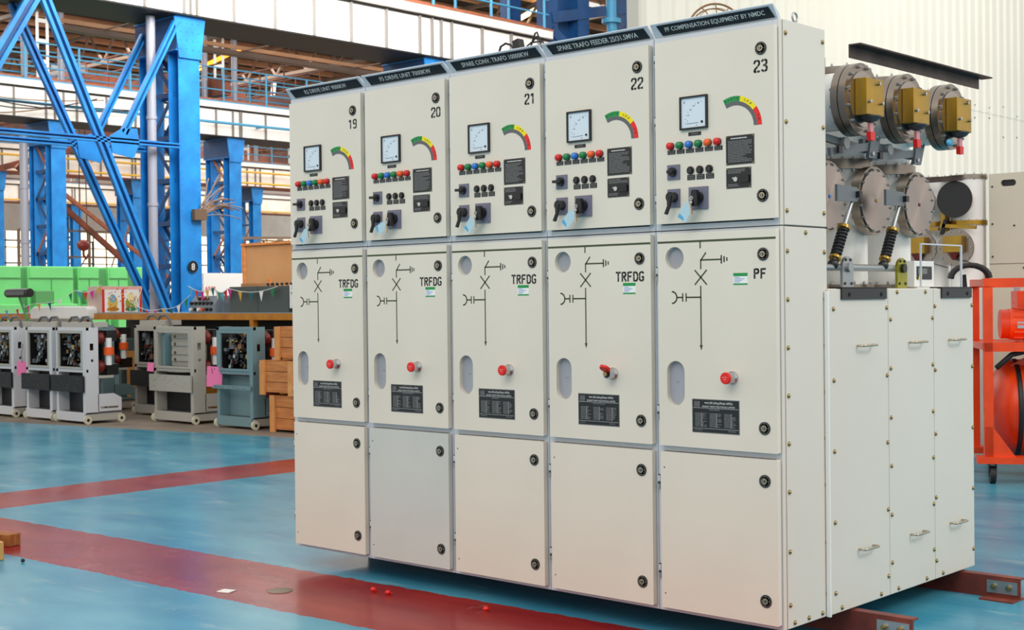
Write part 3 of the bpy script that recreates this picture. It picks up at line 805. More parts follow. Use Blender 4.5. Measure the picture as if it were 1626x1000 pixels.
# operating linkage rod with springs (between poles)
Lk = thing('operating_shaft', (2.93, .30, 1.43), 'grey operating shaft with two spring rods in front of the steel discs', 'operating mechanism')
mb = MB(); mb.cyl((0, .0, .088), (0, .83, .088), .015, ZINC, n=20); mb.build('shaft', Lk)
for (yy, m_, nm) in ((.30, ZINC, 'grey bearing plate'), (.79, mat('yellow_green_zinc', (170, 165, 60), .3, .7, noise=.3, nscale=12), 'yellow-green bearing plate')):
    mb = MB(); mb.prism([(-.046, 0), (.046, 0), (.046, .085)] + circ(0, .088, .046, 14, 0, 180) + [(-.046, .085)], -.006, .006, m_, M=T(.02, yy, 0) @ SIDEX)
    for (a, b) in ((-.028, .02), (.028, .02), (-.02, .12), (.02, .12)): mb.cyl((.026, yy + a, b), (.030, yy + a, b), .006, BLACK, n=8)
    mb.cyl((.02, yy, .088), (.04, yy, .088), .02, BLACK if m_ != ZINC else ZINC, n=18)
    q = mb.build('bearing_plate', Lk); q['label'] = nm
for (yb_, yt) in ((.22, .40), (.66, .83)):
    a = Vector((0, yb_, .10)); b = Vector((0, yt, .40)); d = (b - a)
    mb = MB(); mb.cyl(a + d * .30, b, .010, ZINC, n=14); mb.cyl(a, a + d * .35, .010, ZINC, n=10)
    mb.cyl(a + d * .08, a + d * .11, .026, GOLD, n=18); mb.cyl(a + d * .50, a + d * .54, .028, GOLD, n=18)
    mb.ball(a, .024, SPRING); rod = mb.build('connecting_rod', Lk)
    mb = MB(); pts = []; dn = d.normalized(); e1 = dn.orthogonal().normalized(); e2 = dn.cross(e1)
    for j in range(0, 8 * 12 + 1):
        t = j / 12 * 2 * PI; pts.append(a + d * (.12 + .37 * j / 96) + (e1 * math.cos(t) + e2 * math.sin(t)) * .020)
    mb.tube(pts, .0055, SPRING, n=6); mb.build('compression_spring', rod)
    mb = MB(); mb.prism([(-.17, -.035), (.0, -.03), (.03, .0), (.0, .03), (-.17, .035)], -.006, .006, GREYARM, M=T(.012, yt, .40) @ SIDEX)
    mb.box(.018, .035, yt - .013, yt + .013, .387, .413, BLACK); mb.build('crank_tab', rod)
# upper interlock linkage
Lk2 = thing('interlock_linkage', (2.88, .56, 2.05), 'dark grey jointed linkage arms above the steel discs', 'linkage')
for (y0, y1) in ((-.06, .35), (.30, .78)):
    mb = MB(); mb.bar((0, y0, .02), (0, y1, -.01), .022, .03, GREYARM); mb.bar((.02, y0 + .05, -.045), (.02, y1 - .03, .0), .016, .035, GREYARM)
    mb.cyl((-.012, (y0 + y1) / 2 - .02, .002), (.03, (y0 + y1) / 2 - .02, .002), .026, mat('joint_zinc', (150, 152, 152), .35, .6), n=18)
    mb.prism([(-.03, -.05), (.04, -.05), (.08, .045), (.0, .05)], -.008, .008, GREYARM, M=T(.03, y1 - .02, 0) @ SIDEX)
    for (a, b) in ((.05, .04), (.0, -.03)): mb.cyl((.038, y1 - .02 + a, b), (.046, y1 - .02 + a, b), .010, CHROME, n=8)
    mb.box(.038, .05, y0 + .08, y0 + .11, -.05, -.02, BLACK)
    mb.build('linkage_arm', Lk2)

# clear acrylic guard and a counter box on the rear enclosure
G = thing('mechanism_counter', (2.93, 1.26, 1.435), 'small white counter box with black display on the rear enclosure top', 'counter box')
mb = MB(); mb.box(-.06, .0, 0, .20, 0, .12, WHITE); mb.build('housing', G, bevel=.003)
mb = MB(); mb.box(0, .003, .02, .17, .035, .095, BLACK); mb.box(.003, .004, .03, .12, .06, .085, PGREY); mb.prism([(.03, .03), (.07, .055), (.05, .075)], .003, .004, AYEL, M=SIDEX); mb.build('display', G)
mb = MB(); mb.bar((2.98, 1.22, 1.63), (2.98, 1.64, 1.63), .006, .006, FRAME); mb.bar((2.98, 1.64, 1.4345), (2.98, 1.64, 1.633), .010, .008, FRAME); mb.bar((2.98, 1.22, 1.4345), (2.98, 1.22, 1.633), .006, .008, FRAME)
tag(mb.build('guard_rail'), 'thin pale wire guard frame standing on the rear enclosure top', 'guard rail')

# base channels
def channel(y, x0, x1, lab, foot):
    P = thing('base_channel', (0, y, 0), lab, 'steel channel', 'red-brown channels under the switchgear')
    mb = MB(); mb.box(x0, x1, 0, .008, .0, .0995, CHAN)
    mb.box(x0, x1, 0.008, .05, .092, .0995, CHAN); mb.box(x0, x1, .008, .05, 0, .008, CHAN)
    if foot: mb.box(x1 - .16, x1 + .0, -.085, 0, 0, .007, CHAN)
    mb.build('channel_web', P)
    mb = MB(); mb.box(x1 - .155, x1 - .012, -.006, 0, .022, .080, ZINC); mb.build('end_plate', P)
    for xx in (x1 - .12, x1 - .05):
        mb = MB(); mb.cyl((xx, -.006, .052), (xx, -.009, .052), .017, ZINC, n=18); mb.cyl((xx, -.009, .052), (xx, -.022, .052), .013, BRASS, n=6, smooth=False); mb.cyl((xx, -.022, .052), (xx, -.03, .052), .007, BRASS, n=10)
        mb.build('bolt', P)
    return P
channel(.49, .02, 3.29, 'red-brown base channel under the front of the switchgear, sticking out at bottom right', False)
channel(1.53, .02, 3.30, 'red-brown base channel under the rear enclosure with zinc end plate and two bolts', True)

# wire cage on the roof of panel 23, cable coil on the roof of panel 21
Fn = thing('cage_fan', (2.57, .20, 2.474), 'bronze wire cage fan standing on the roof of panel 23', 'fan')
mb = MB()
q = Matrix.Rotation(R(42), 4, 'Z'); cz = .035
def ringp(r, dy, n=36): return [q @ Vector((r * math.cos(2 * PI * k / n), dy, cz + r * math.sin(2 * PI * k / n))) for k in range(n)]
mb.tube(ringp(.115, 0), .0045, BRONZE, n=8, closed=True); mb.tube(ringp(.105, .05), .003, BRONZE, n=8, closed=True)
for rr, dy in ((.09, -.035), (.06, -.05), (.03, -.055)): mb.tube(ringp(rr, dy, 24), .0015, BRONZE, n=5, closed=True)
for k in range(12):
    t = 2 * PI * k / 12; f_ = lambda r, dy: q @ Vector((r * math.cos(t), dy, cz + r * math.sin(t)))
    mb.tube([f_(.115, 0), f_(.09, -.035), f_(.03, -.055)], .0025, BRONZE, n=5)
mb.build('wire_cage', Fn)
mb = MB()
for k in range(3):
    t = R(30 + 120 * k); MM = q @ T(0, 0, cz) @ Matrix.Rotation(t, 4, 'Y')
    mb.prism([(-.015, .01), (.02, .01), (.035, .085), (-.02, .08)], -.001, .001, ZINC, M=MM @ Matrix.Rotation(R(90), 4, 'X') @ Matrix.Rotation(R(20), 4, 'Y'))
mb.cyl(q @ Vector((0, -.02, cz)), q @ Vector((0, .03, cz)), .02, ZINC, n=14); mb.build('fan_blades', Fn)
mb = MB(); mb.box(-.03, .03, -.02, .03, 0, .012, BRONZE); mb.build('foot', Fn)
mb = MB()
mb.tube([(1.42, .1, 2.479), (1.425, .1, 2.55), (1.44, .1, 2.582), (1.47, .1, 2.592), (1.50, .1, 2.582), (1.53, .12, 2.545), (1.55, .12, 2.48)], .0055, BLACK, n=8)
mb.box(-.018, .018, -.02, .02, 0, .12, BLACK, M=T(1.575, .1, 2.480) @ Matrix.Rotation(R(-14), 4, 'Y'))
for k in range(2): mb.tube([(1.62 + k * .01, .1, 2.479), (1.63, .1, 2.565), (1.655, .1, 2.615 - k * .02), (1.665, .1, 2.618 - k * .02), (1.69, .1, 2.565), (1.70, .1, 2.479)], .004, BLACK, n=6)
mb.tube([(1.60, .1, 2.56), (1.63, .1, 2.575), (1.70, .1, 2.572), (1.73, .1, 2.50)], .004, BLACK, n=6)
mb.tube([(1.45, .1, 2.481), (1.55, .14, 2.481), (1.68, .1, 2.481)], .005, BLACK, n=6)
tag(mb.build('cable_bundle'), 'tangled black cables lying on the roof of panel 21', 'cable')

# ================================================================== STEEL COLUMNS AND CRANE GIRDERS
COLY = {1: (10.36, 16.75, 23.1), 2: (9.85, 16.15, 22.4, 28.7), 3: (22.0, 28.3, 34.6), 4: (27.8, 34.1, 40.4)}
ROWX = {1: -16.0, 2: -31.0, 3: -46.0, 4: -61.0}
def ibeam(mb, x, y, z0, z1, wy, dx, m, md):
    # flanges facing +-x, web between
    mb.box(x - .02, x, y - wy / 2, y + wy / 2, z0, z1, m); mb.box(x - dx, x - dx + .02, y - wy / 2, y + wy / 2, z0, z1, m)
    mb.box(x - dx + .02, x - .02, y - .012, y + .012, z0, z1, m)
def column(row, y, label, full=True):
    x = ROWX[row]; zt = 6.72
    P = thing('steel_column', (x, y, 0), label, 'steel column', 'blue lattice columns of row %s' % ('one', 'two', 'three', 'four')[row - 1])
    for (dx, wy, dp) in ((0, .46, .34), (-1.1, .34, .30)):
        mb = MB(); ibeam(mb, dx, 0, 0, zt, wy, dp, BBLUE, DBLUE)
        if row == 1:
            for z in [q * .12 for q in range(3, 56)]:
                for yy in (-wy / 2 + .035, wy / 2 - .035): mb.cyl((dx, yy, z), (dx + .008, yy, z), .012, BBLUE, n=6)
        mb.build('leg', P)
    n = 7 if row < 3 else 5
    for k in range(n):
        za = .5 + k * (zt - 1.1) / n; zb = .5 + (k + 1) * (zt - 1.1) / n
        for yy in (-.12, .12):
            mb = MB(); a, b = ((-.34, za), (-1.08, zb)) if k % 2 == 0 else ((-1.08, za), (-.34, zb))
            mb.bar((a[0], yy, a[1]), (b[0], yy, b[1]), .02, .08, DBLUE if row == 1 or k % 3 else RUST); mb.bar((-.34, yy, za), (-1.08, yy, za), .02, .09, DBLUE)
            mb.build('lacing_bar', P)
            if row > 2: break
    mb = MB(); mb.box(-1.35, .02, -.28, -.26, zt - .62, zt - .02, DBLUE); mb.box(-1.35, .02, .26, .28, zt - .62, zt - .02, DBLUE)
    mb.box(-1.38, .06, -.30, .30, zt - .02, zt, BBLUE); mb.box(-1.35, .02, -.3, .3, zt - .64, zt - .62, BBLUE)
    mb.prism([(-.24, 0), (.24, 0), (.34, .75), (-.34, .75)], .0, .03, BBLUE, M=T(.02, 0, zt - .77) @ SIDEX)
    if row == 1:
        for a in range(4):
            for b in range(4): mb.cyl((.05, -.2 + a * .13, zt - .6 + b * .16), (.06, -.2 + a * .13, zt - .6 + b * .16), .016, BBLUE, n=6)
    mb.build('head_beam', P)
    if row > 1:
        mb = MB()
        for dy in (-.16, .16): mb.box(-.85, -.80, dy - .035, dy + .035, 7.6, 11.3, WHITE)
        for k in range(6): mb.box(-.85, -.81, -.13, .13, 7.9 + k * .6, 8.02 + k * .6, WHITE)
        mb.build('upper_post', P)
        mb = MB()
        for dy in (-.62, .55): mb.cyl((-.75, dy, 7.7), (-.75, dy, 11.2), .095, PIPE, n=12)
        mb.build('roof_downpipe', P)
    else:
        mb = MB(); mb.cyl((.04, .0, 2.08), (.05, .0, 2.08), .11, BLACK, n=28)
        M0 = T(.052, .06, 2.08) @ SIDEX
        if y < 12:
            mb.text('8', h=.13, w=.075, m=PRINT, M=T(.0515, 0, 2.08) @ SIDEX)
            mb.build('number_disc', P)
        else: mb.bm.free()
    return P
names = {1: ['blue riveted lattice column marked 8 on a black disc, behind the grey trucks', 'blue column head under the near white crane girder above panels 19 and 20', 'dark navy lattice tower with diagonal braces above panel 22'],
 2: ['blue lattice column on the second girder line, hidden left of the photograph edge', 'bright blue column left of column 8, standing behind the green machines with a grey pipe', 'bright blue column with box-shaped head just right of column 8 under the second girder', 'second-line blue column hidden behind the switchgear'],
 3: ['far blue column under the third girder at the left edge of the view', 'far blue column under the third girder, seen between the crossing braces', 'far blue column under the third girder, right beside the second-line column'],
 4: ['most distant blue column at far left above the green machines', 'most distant blue column under the fourth girder in the middle gap', 'most distant blue column near the tan plywood crate']}
for row in (1, 2, 3, 4):
    for k, y in enumerate(COLY[row]):
        if (row, k) in ((1, 2), (2, 0), (2, 3)): continue
        column(row, y, names[row][k])

def girder(row, y0, y1, label, vis):
    x = ROWX[row]; P = thing('crane_girder', (x, y0, 6.72), label, 'crane girder', 'white crane girders')
    L = y1 - y0; zt = .86
    mb = MB(); mb.box(.02, .05, 0, L, .03, zt, GIRD); mb.box(-1.10, -1.07, 0, L, .03, zt, GIRD); mb.build('web_plate', P)
    mb = MB(); mb.box(-1.22, .16, 0, L, 0, .03, GIRDD if row < 3 else RUST); mb.build('bottom_flange', P)
    mb = MB(); mb.box(-1.2, .09, 0, L, zt, zt + .05, GIRDD); mb.box(-1.15, .2, 0, L, zt + .05, zt + .23, GIRD); mb.box(-1.15, .215, 0, L, zt + .23, zt + .27, RUST if row == 1 else LBLUE)
    mb.build('walkway_edge', P)
    mb = MB(); mb.box(-.1, 0, 0, L, zt + .27, zt + .36, RUST); mb.build('crane_rail', P)
    cols = [c - y0 for c in COLY[row]]
    k = 0; y = vis[0]
    sp = .98 if row < 3 else 1.5
    base = COLY[row][0] - y0
    st = MB(); st.box(.05, .13, -.018, .018, .03, zt, STIFF); s0 = st.build('stiffener', P); first = True
    yy = base - 12 * sp
    while yy < L:
        if vis[0] - y0 <= yy <= vis[1] - y0:
            o = s0 if first else s0.copy()
            if not first: C.objects.link(o); o.parent = P
            first = False; o.location = (0, yy, 0)
        yy += sp
    for c in cols:
        if c > L: continue
        for d in (-.14, .14):
            o = s0.copy(); C.objects.link(o); o.parent = P; o.location = (0, c + d, 0)
    return P
girder(1, 3.8, 20.55, 'nearest white crane girder crossing the top of the photograph with grey stiffeners', (8.5, 20.5))
girder(2, 9.5, 28.6, 'second white crane girder passing behind column 8, light blue rail on its top edge', (9.5, 24))
girder(3, 15.5, 40, 'third white crane girder with a yellow line, seen under the second one', (16, 36))
girder(4, 21, 50, 'fourth and most distant white crane girder, low in the background', (22, 45))
# handrails on the girders
def handrail(row, dx, y0, y1, lab, sp=1.9):
    x = ROWX[row] + dx; P = thing('handrail', (x, y0, 7.86), lab, 'handrail', 'light blue handrails on the crane girders')
    L = y1 - y0; n = int(L / sp); s0 = None
    for k in range(n + 1):
        if s0 is None: mb = MB(); mb.cyl((0, 0, 0), (0, 0, 1.05), .035, LBLUE, n=10); o = s0 = mb.build('post', P)
        else: o = s0.copy(); C.objects.link(o); o.parent = P
        o.location = (0, k * sp, 0)
    for z in (.35, .7, 1.05):
        mb = MB(); mb.cyl((0, 0, z), (0, L, z), .022, LBLUE, n=8); mb.build('rail', P)
handrail(1, .1, 14.8, 20.5, 'light blue handrail on top of the nearest white girder', 1.85)
handrail(1, -1.05, 14.8, 20.5, 'light blue handrail on the far edge of the nearest girder', 1.85)
handrail(2, .1, 10, 26, 'light blue handrail on the front edge of the second girder', 1.7)
handrail(2, -1.05, 10, 26, 'light blue handrail on the rear edge of the second girder', 2.3)
handrail(3, .1, 17, 38, 'light blue handrail on top of the third girder, far back', 2.3)
# pipes along the girders
GR = {}
for o in bpy.data.objects:
    if o.name.startswith('crane_girder'): GR[round(o.location.x)] = o
for row, z, yy0, yy1, m_, nm in ((2, 7.12, 9.6, 28, LBLUE, 'conductor_pipe'), (3, 7.35, 15.6, 39.9, YRAIL, 'conductor_line'), (3, 6.85, 15.6, 39.9, YRAIL, 'conductor_line'), (4, 6.8, 21, 49.9, YRAIL, 'conductor_line')):
    g_ = GR[round(ROWX[row])]; oy = g_.location.y; z -= 6.72
    mb = MB(); mb.cyl((.42, yy0 - oy, z), (.42, yy1 - oy, z), .045, m_, n=8)
    for k in range(int((yy1 - yy0) / 3.15)): mb.box(.05, .42, yy0 - oy + 1 + k * 3.15, yy0 - oy + 1.06 + k * 3.15, z - .03, z + .03, m_)
    mb.build(nm, g_)

# braces beside column 8
def brace(pts, lab, wd=.17, x=-15.98, m=BBLUE):
    mb = MB()
    for (ya, za, yb_, zb) in pts:
        d = Vector((0, yb_ - ya, zb - za)).normalized(); n = Vector((0, -d.z, d.y)) * wd * .36
        for s_ in (-1, 1):
            a = Vector((x, ya, za)) + n * s_; b = Vector((x, yb_, zb)) + n * s_
            mb.bar(a, b, wd * .34, .09, m, upv=(1, 0, 0))
        mb.bar(Vector((x - .03, ya, za)), Vector((x - .03, yb_, zb)), wd * .9, .012, DBLUE, upv=(1, 0, 0))
    return tag(mb.build('cross_brace'), lab, 'steel brace', 'blue diagonal braces beside column 8')
brace([(10.05, .75, 7.42, 6.72)], 'long blue diagonal brace falling from top left to the foot of column 8')
brace([(10.2, 1.2, 7.45, 6.72)], 'long blue diagonal brace in the rear plane, left of the front one', .15, -17.1)
brace([(8.94, 4.45, 10.08, 6.6)], 'short blue brace rising from the node to the head of column 8', .12)
brace([(8.94, 4.3, 10.1, 6.5)], 'short rear-plane brace rising to the head of column 8', .11, -17.1)
brace([(7.3, 6.72, 4.6, 2.1)], 'double blue brace at the top left corner of the photograph', .22)
brace([(4.0, 4.31, 10.1, 4.31)], 'upper horizontal blue tie between the columns', .09)
brace([(4.0, 4.33, 10.1, 4.33)], 'rear-plane horizontal blue tie, just below the front one', .09, -17.1)
for x, lab in ((-15.95, 'blue gusset plate at the crossing of the front braces'), (-17.05, 'blue gusset plate at the crossing of the rear braces')):
    mb = MB(); mb.prism([(-.25, -.25), (.18, -.32), (.3, -.05), (.26, .22), (-.05, .2), (-.3, .05)], 0, .015, BBLUE, M=T(x, 8.94, 4.33) @ SIDEX)
    tag(mb.build('gusset_plate'), lab, 'gusset plate')
for (x, y, z0, z1, lab) in ((-16.3, 10.02, .4, 6.7, 'grey downpipe standing between the legs of column 8'), (-31.9, 15.55, .3, 6.4, 'grey downpipe left of the second-line blue column')):
    mb = MB(); mb.cyl((x, y - .28 if x > -20 else y, z0), (x, y - .28 if x > -20 else y, z1), .085 if x > -20 else .12, PIPE, n=16)
    yy = y - .28 if x > -20 else y
    for z in (1.6, 3.2, 4.8): mb.cyl((x, yy, z), (x, yy, z + .06), .1 if x > -20 else .14, PIPE, n=16)
    tag(mb.build('downpipe'), lab, 'downpipe')
mb = MB(); r4 = random.Random(5)
for k in range(22):
    a = Vector((-15.93, 10.55 + r4.uniform(-.05, .05), 3.1 + r4.uniform(-.1, .12))); pts = [a]
    ang = r4.uniform(.2, 1.35); L = r4.uniform(.5, 1.0)
    for j in range(1, 6): pts.append(a + Vector((.04 * math.sin(j), L * j / 5 * math.cos(ang), L * j / 5 * math.sin(ang) - .05 * j * j / 6)))
    mb.tube(pts, .012, (mat('grey_cable', (120, 116, 125), .6), BRONZE)[k % 2], n=5)
mb.box(-15.96, -15.86, 10.35, 10.62, 2.95, 3.15, mat('brown_bracket', (100, 80, 60), .7))
tag(mb.build('wire_bundle'), 'tangled grey wire bundle fixed to column 8', 'wires')

# lattice tower extras above panel 22 (upper column and braces) and light blue pipe
P = thing('lattice_tower', (-16.0, 20.6, 0), 'dark navy braced tower rising above panel 22, left of the corrugated wall', 'steel tower')
for (dx, dy, nm) in ((0, .15, 'leg'), (0, 1.35, 'leg'), (-1.2, .15, 'leg'), (0, 3.2, 'leg')):
    mb = MB(); mb.box(dx - .3, dx, dy - .22, dy + .22, 0, 11.5, DBLUE); mb.build(nm, P)
for (a, b) in (((.0, .15, 7.9), (.0, 3.3, 6.1)), ((.0, .15, 6.1), (.0, 3.3, 7.7)), ((0, .15, 8.2), (0, 3.3, 8.9)), ((0, .15, 5.0), (0, 3.3, 6.1)), ((-1.1, .15, 7.9), (0, 1.35, 6.2))):
    mb = MB(); mb.bar(a, b, .06, .26, DBLUE, upv=(0, 0, 1)); mb.build('brace', P)
mb = MB(); mb.box(-.35, -.3, .3, 1.2, 5.5, 10, DBLUE); mb.build('batten_plate', P)
mb = MB(); mb.tube([(-15.6, 22.55, 9.6), (-15.6, 22.55, 8.3), (-15.6, 22.6, 7.9), (-15.6, 22.75, 7.5), (-15.6, 23.0, 7.1)], .13, LBLUE, n=14); mb.cyl((-15.6, 22.55, 8.25), (-15.6, 22.55, 8.36), .24, LBLUE, n=20)
tag(mb.build('ventilation_pipe'), 'light blue bent pipe with a flange in front of the navy tower', 'pipe')

# roof trusses and purlins
for bi, (xa, xb) in enumerate(((-31, -16.5), (-46, -31), (-61, -46), (-76, -61))):
    mb = MB()
    for k in range(10):
        x = xa + .8 + k * (xb - xa - 1.6) / 9
        mb.box(x - .06, x + .06, -1, 60, 11.2, 11.4, PURL)
    tag(mb.build('trim_%d' % (bi + 1)), kind='structure')
tcount = 0
def truss(xa, xb, y, lab):
    P = thing('roof_truss', ((xa + xb) / 2, y, 10), lab, 'roof truss', 'roof trusses of the side bays')
    h = (xb - xa) / 2; n = 8
    mb = MB(); mb.box(-h, h, -.07, .07, 0, .12, TRUSS); mb.build('bottom_chord', P)
    mb = MB(); mb.box(-h, h, -.07, .07, 1.1, 1.2, TRUSS); mb.build('top_chord', P)
    mb = MB()
    for k in range(n):
        a = -h + k * 2 * h / n; b = a + 2 * h / n; c = (a + b) / 2
        mb.bar((a, 0, .06), (c, 0, 1.15), .07, .07, TRUSS); mb.bar((c, 0, 1.15), (b, 0, .06), .07, .07, TRUSS)
    tag(mb.build('web_diagonals', P))
TL = {0: (15.9, 22.3, 28.6), 1: (15.9, 22.2, 28.5, 34.8), 2: (22, 28.3, 34.6, 40.9), 3: (28, 34.3, 40.6, 47)}
ordn = ('nearest', 'second', 'third', 'fourth')
for bi, (xa, xb) in enumerate(((-30.9, -17), (-45.9, -31.1), (-60.9, -46.1), (-75.9, -61.1))):
    for k, y in enumerate(TL[bi]):
        truss(xa, xb, y, '%s grey-brown roof truss counted from the left in the %s side bay' % (ordn[k], ordn[bi]))
# hanging lamps and glowing boxes that stand in for sunlit roof strips
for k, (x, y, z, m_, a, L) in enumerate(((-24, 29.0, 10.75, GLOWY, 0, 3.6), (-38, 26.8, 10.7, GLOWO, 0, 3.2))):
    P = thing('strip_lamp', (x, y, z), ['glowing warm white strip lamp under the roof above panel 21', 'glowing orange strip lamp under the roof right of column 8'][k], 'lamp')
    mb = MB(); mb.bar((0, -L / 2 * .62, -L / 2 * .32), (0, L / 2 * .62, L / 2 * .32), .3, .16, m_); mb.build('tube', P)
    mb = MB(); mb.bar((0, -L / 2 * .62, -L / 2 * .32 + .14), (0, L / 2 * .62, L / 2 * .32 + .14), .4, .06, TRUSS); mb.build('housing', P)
for k, (x, y, z, tl) in enumerate(((-38, 20.2, 9.0, 4), (-38, 23.6, 9.0, 8), (-38, 29.3, 9.0, 8), (-38, 32.5, 9.2, 2), (-38, 25.2, 7.9, 6), (-53, 31.5, 9.6, 5))):
    P = thing('hanging_light', (x, y, z), 'white tubular light hanging under the roof, number %s from the left' % ('one', 'two', 'three', 'four', 'five', 'six')[k], 'light', 'white hanging lights')
    mb = MB(); mb.cyl((0, 0, 0), (0, math.sin(R(tl)) * 1.1, 1.1), .09, WHITE, n=12); mb.build('tube', P)
    mb = MB(); mb.cyl((0, 0, .9), (0, .1, 11.91 - z), .02, TRUSS, n=6); mb.build('hanger', P)
# overhead travelling cranes, rusty clutter in the bays
def crane(x0, x1, y, z, m, lab):
    P = thing('overhead_crane', (x0, y, z), lab, 'overhead crane', 'overhead cranes in the side bays')
    for d in (0, 1.6):
        mb = MB(); mb.box(0, x1 - x0, d, d + .35, 0, .55, m); mb.build('bridge_beam', P)
        mb = MB()
        for k in range(11):
            a = k * (x1 - x0) / 11; mb.bar((a, d, .55), (a, d, 1.5), .04, .04, m)
        mb.bar((0, d, 1.5), (x1 - x0, d, 1.5), .04, .04, m); mb.bar((0, d, 1.0), (x1 - x0, d, 1.0), .04, .04, m); mb.build('railing', P)
    mb = MB(); mb.box(6.4, 8.6, -.1, 2.1, .55, 1.3, m); mb.box(6.7, 7.6, .3, 1.2, 1.3, 1.8, GREYARM); mb.build('trolley', P)
RUSTC = mat('rust_red_crane', (136, 66, 38), .6, noise=.4, nscale=1.5, rgb2=(80, 44, 34))
crane(-46.0, -31.0, 20.3, 8.09, RUSTC, 'rust-brown overhead crane bridge carrying the red hook, left of column 8')
crane(-45.96, -31.0, 25.5, 8.09, RUSTC, 'rust-red overhead crane bridge seen to the right of column 8')
crane(-61.0, -46.02, 28.5, 8.09, RUSTC, 'rust-red overhead crane low behind the crossing braces')
crane(-61.0, -46.0, 37.0, 8.09, RUSTC, 'distant rust-red overhead crane right of the second-line column')
P = thing('crane_hook', (-38.5, 21.3, 3.2), 'red crane hook block hanging from ropes at left', 'crane hook')
mb = MB(); mb.ball((0, 0, .3), .26, INSUL, sq=(.6, 1, .8)); mb.build('hook_block', P)
mb = MB(); mb.tube([(0, 0, .1), (0, 0, -.05), (0, .1, -.18), (0, .18, -.08)], .045, INSUL); mb.build('hook', P)
mb = MB()
for d in (-.15, .15): mb.cyl((0, d, .4), (0, d * .7, 5.46), .02, BLACK, n=6)
mb.build('rope', P)
# scaffolds of thin bars far back
r5 = random.Random(11)
for k, (x, ya, yb_, zt_) in enumerate(((-52, 26, 33, 4.8), (-50, 36, 44, 4.5), (-66, 30, 38, 5), (-66, 40, 50, 5), (-24, 18.5, 21.5, 2.6))):
    m_ = (TRUSS, BRONZE, DBLUE)[k % 3]; P = thing('scaffold', (x, ya, 0), ['thin-barred scaffold behind the crossing braces', 'thin-barred scaffold behind the second-line column', 'farthest scaffold at left in front of the bright windows', 'farthest scaffold near the plywood crate', 'brown braced rack behind the tan plywood crate'][k], 'scaffold')
    L = yb_ - ya; n = 4
    for j in range(n + 1):
        mb = MB(); mb.box(-.05, .05, j * L / n - .05, j * L / n + .05, 0, zt_, m_); mb.build('upright', P)
    for z in [q * zt_ / 4 for q in range(1, 5)]:
        mb = MB(); mb.box(-.04, .04, 0, L, z - .05, z + .03, m_); mb.build('ledger', P)
    for j in range(n):
        mb = MB(); mb.bar((0, j * L / n, zt_ * .25 * (j % 2)), (0, (j + 1) * L / n, zt_ * (.6 + .2 * (j % 3))), .05, .05, m_); mb.build('diagonal', P)

# cable tray hung behind the nearest girder
P = thing('cable_tray', (-18.2, 9.0, 6.55), 'tan and grey cable tray running just below the nearest white girder', 'cable tray')
mb = MB(); mb.box(0, .05, 0, 11.4, .20, .28, PURL); mb.box(-.2, .0, 0, 11.4, .08, .10, TRUSS); mb.box(0, .05, 0, 11.4, .08, .17, TRUSS); mb.build('tray', P)
for yy in (.9, 4.2, 7.3, 10.6):
    mb = MB(); mb.box(-.2, .98, yy, yy + .04, .175, .195, TRUSS); mb.build('bracket', P)
P = thing('white_duct', (-46.5, 37.4, 7.99), 'white round duct rising to the roof above panel 19', 'duct')
mb = MB(); mb.cyl((0, 0, 0), (0, 0, 3.3), .45, WHITE, n=24); mb.build('pipe', P)
for z in (.3, 2.6):
    mb = MB(); mb.cyl((0, 0, z), (0, 0, z + .12), .5, TRUSS, n=24); mb.build('collar', P)
# hanging cables in front of the second girder
r6 = random.Random(21)
for k in range(5):
    ya = 10 + r6.uniform(0, 3); yb_ = ya + r6.uniform(5, 9); z0 = 6.95 + r6.uniform(0, .55); mb = MB()
    mb.tube([(-30.45 + .03 * k, ya + (yb_ - ya) * j / 10, z0 - .45 * math.sin(PI * j / 10) * (.3 + .2 * k) + .12 * (j / 10) * (k % 3 - 1)) for j in range(11)], .018, BRONZE if k % 2 else DARKM, n=5)
    tag(mb.build('slack_cable'), 'slack dark cable sagging across the face of the second white girder', 'cable', 'slack cables on the second girder')
# rusty raking braces and pipes between the second and third girder lines
for k, (p0, p1, wd, m_, lab) in enumerate((((-36, 17.5, 5.9), (-36, 25.0, .05), .16, RUSTC, 'long rusty brace slanting down behind the crossing blue braces'), ((-38, 19.2, 6.0), (-38, 27.8, .05), .12, RUST, 'second rusty brace slanting down behind column 8'),
      ((-42, 19, 6.1), (-42, 23, 7.3), .22, RUSTC, 'rust-red beam end rising left of the second-line column'),
      ((-44, 30.5, 4.2), (-44, 36.5, 4.35), .12, TRUSS, 'grey-brown beam above the tan plywood crate'), ((-44, 30.3, .05), (-44, 33.2, 4.15), .10, TRUSS, 'leaning brown strut left of the tan crate top'), ((-44, 34.8, 4.2), (-44, 37.2, .05), .10, TRUSS, 'leaning brown strut above the tan crate'))):
    mb = MB(); mb.bar(p0, p1, wd, wd, m_); tag(mb.build('steel_bar'), lab, 'steel bar', 'loose steel bars in the side bays')

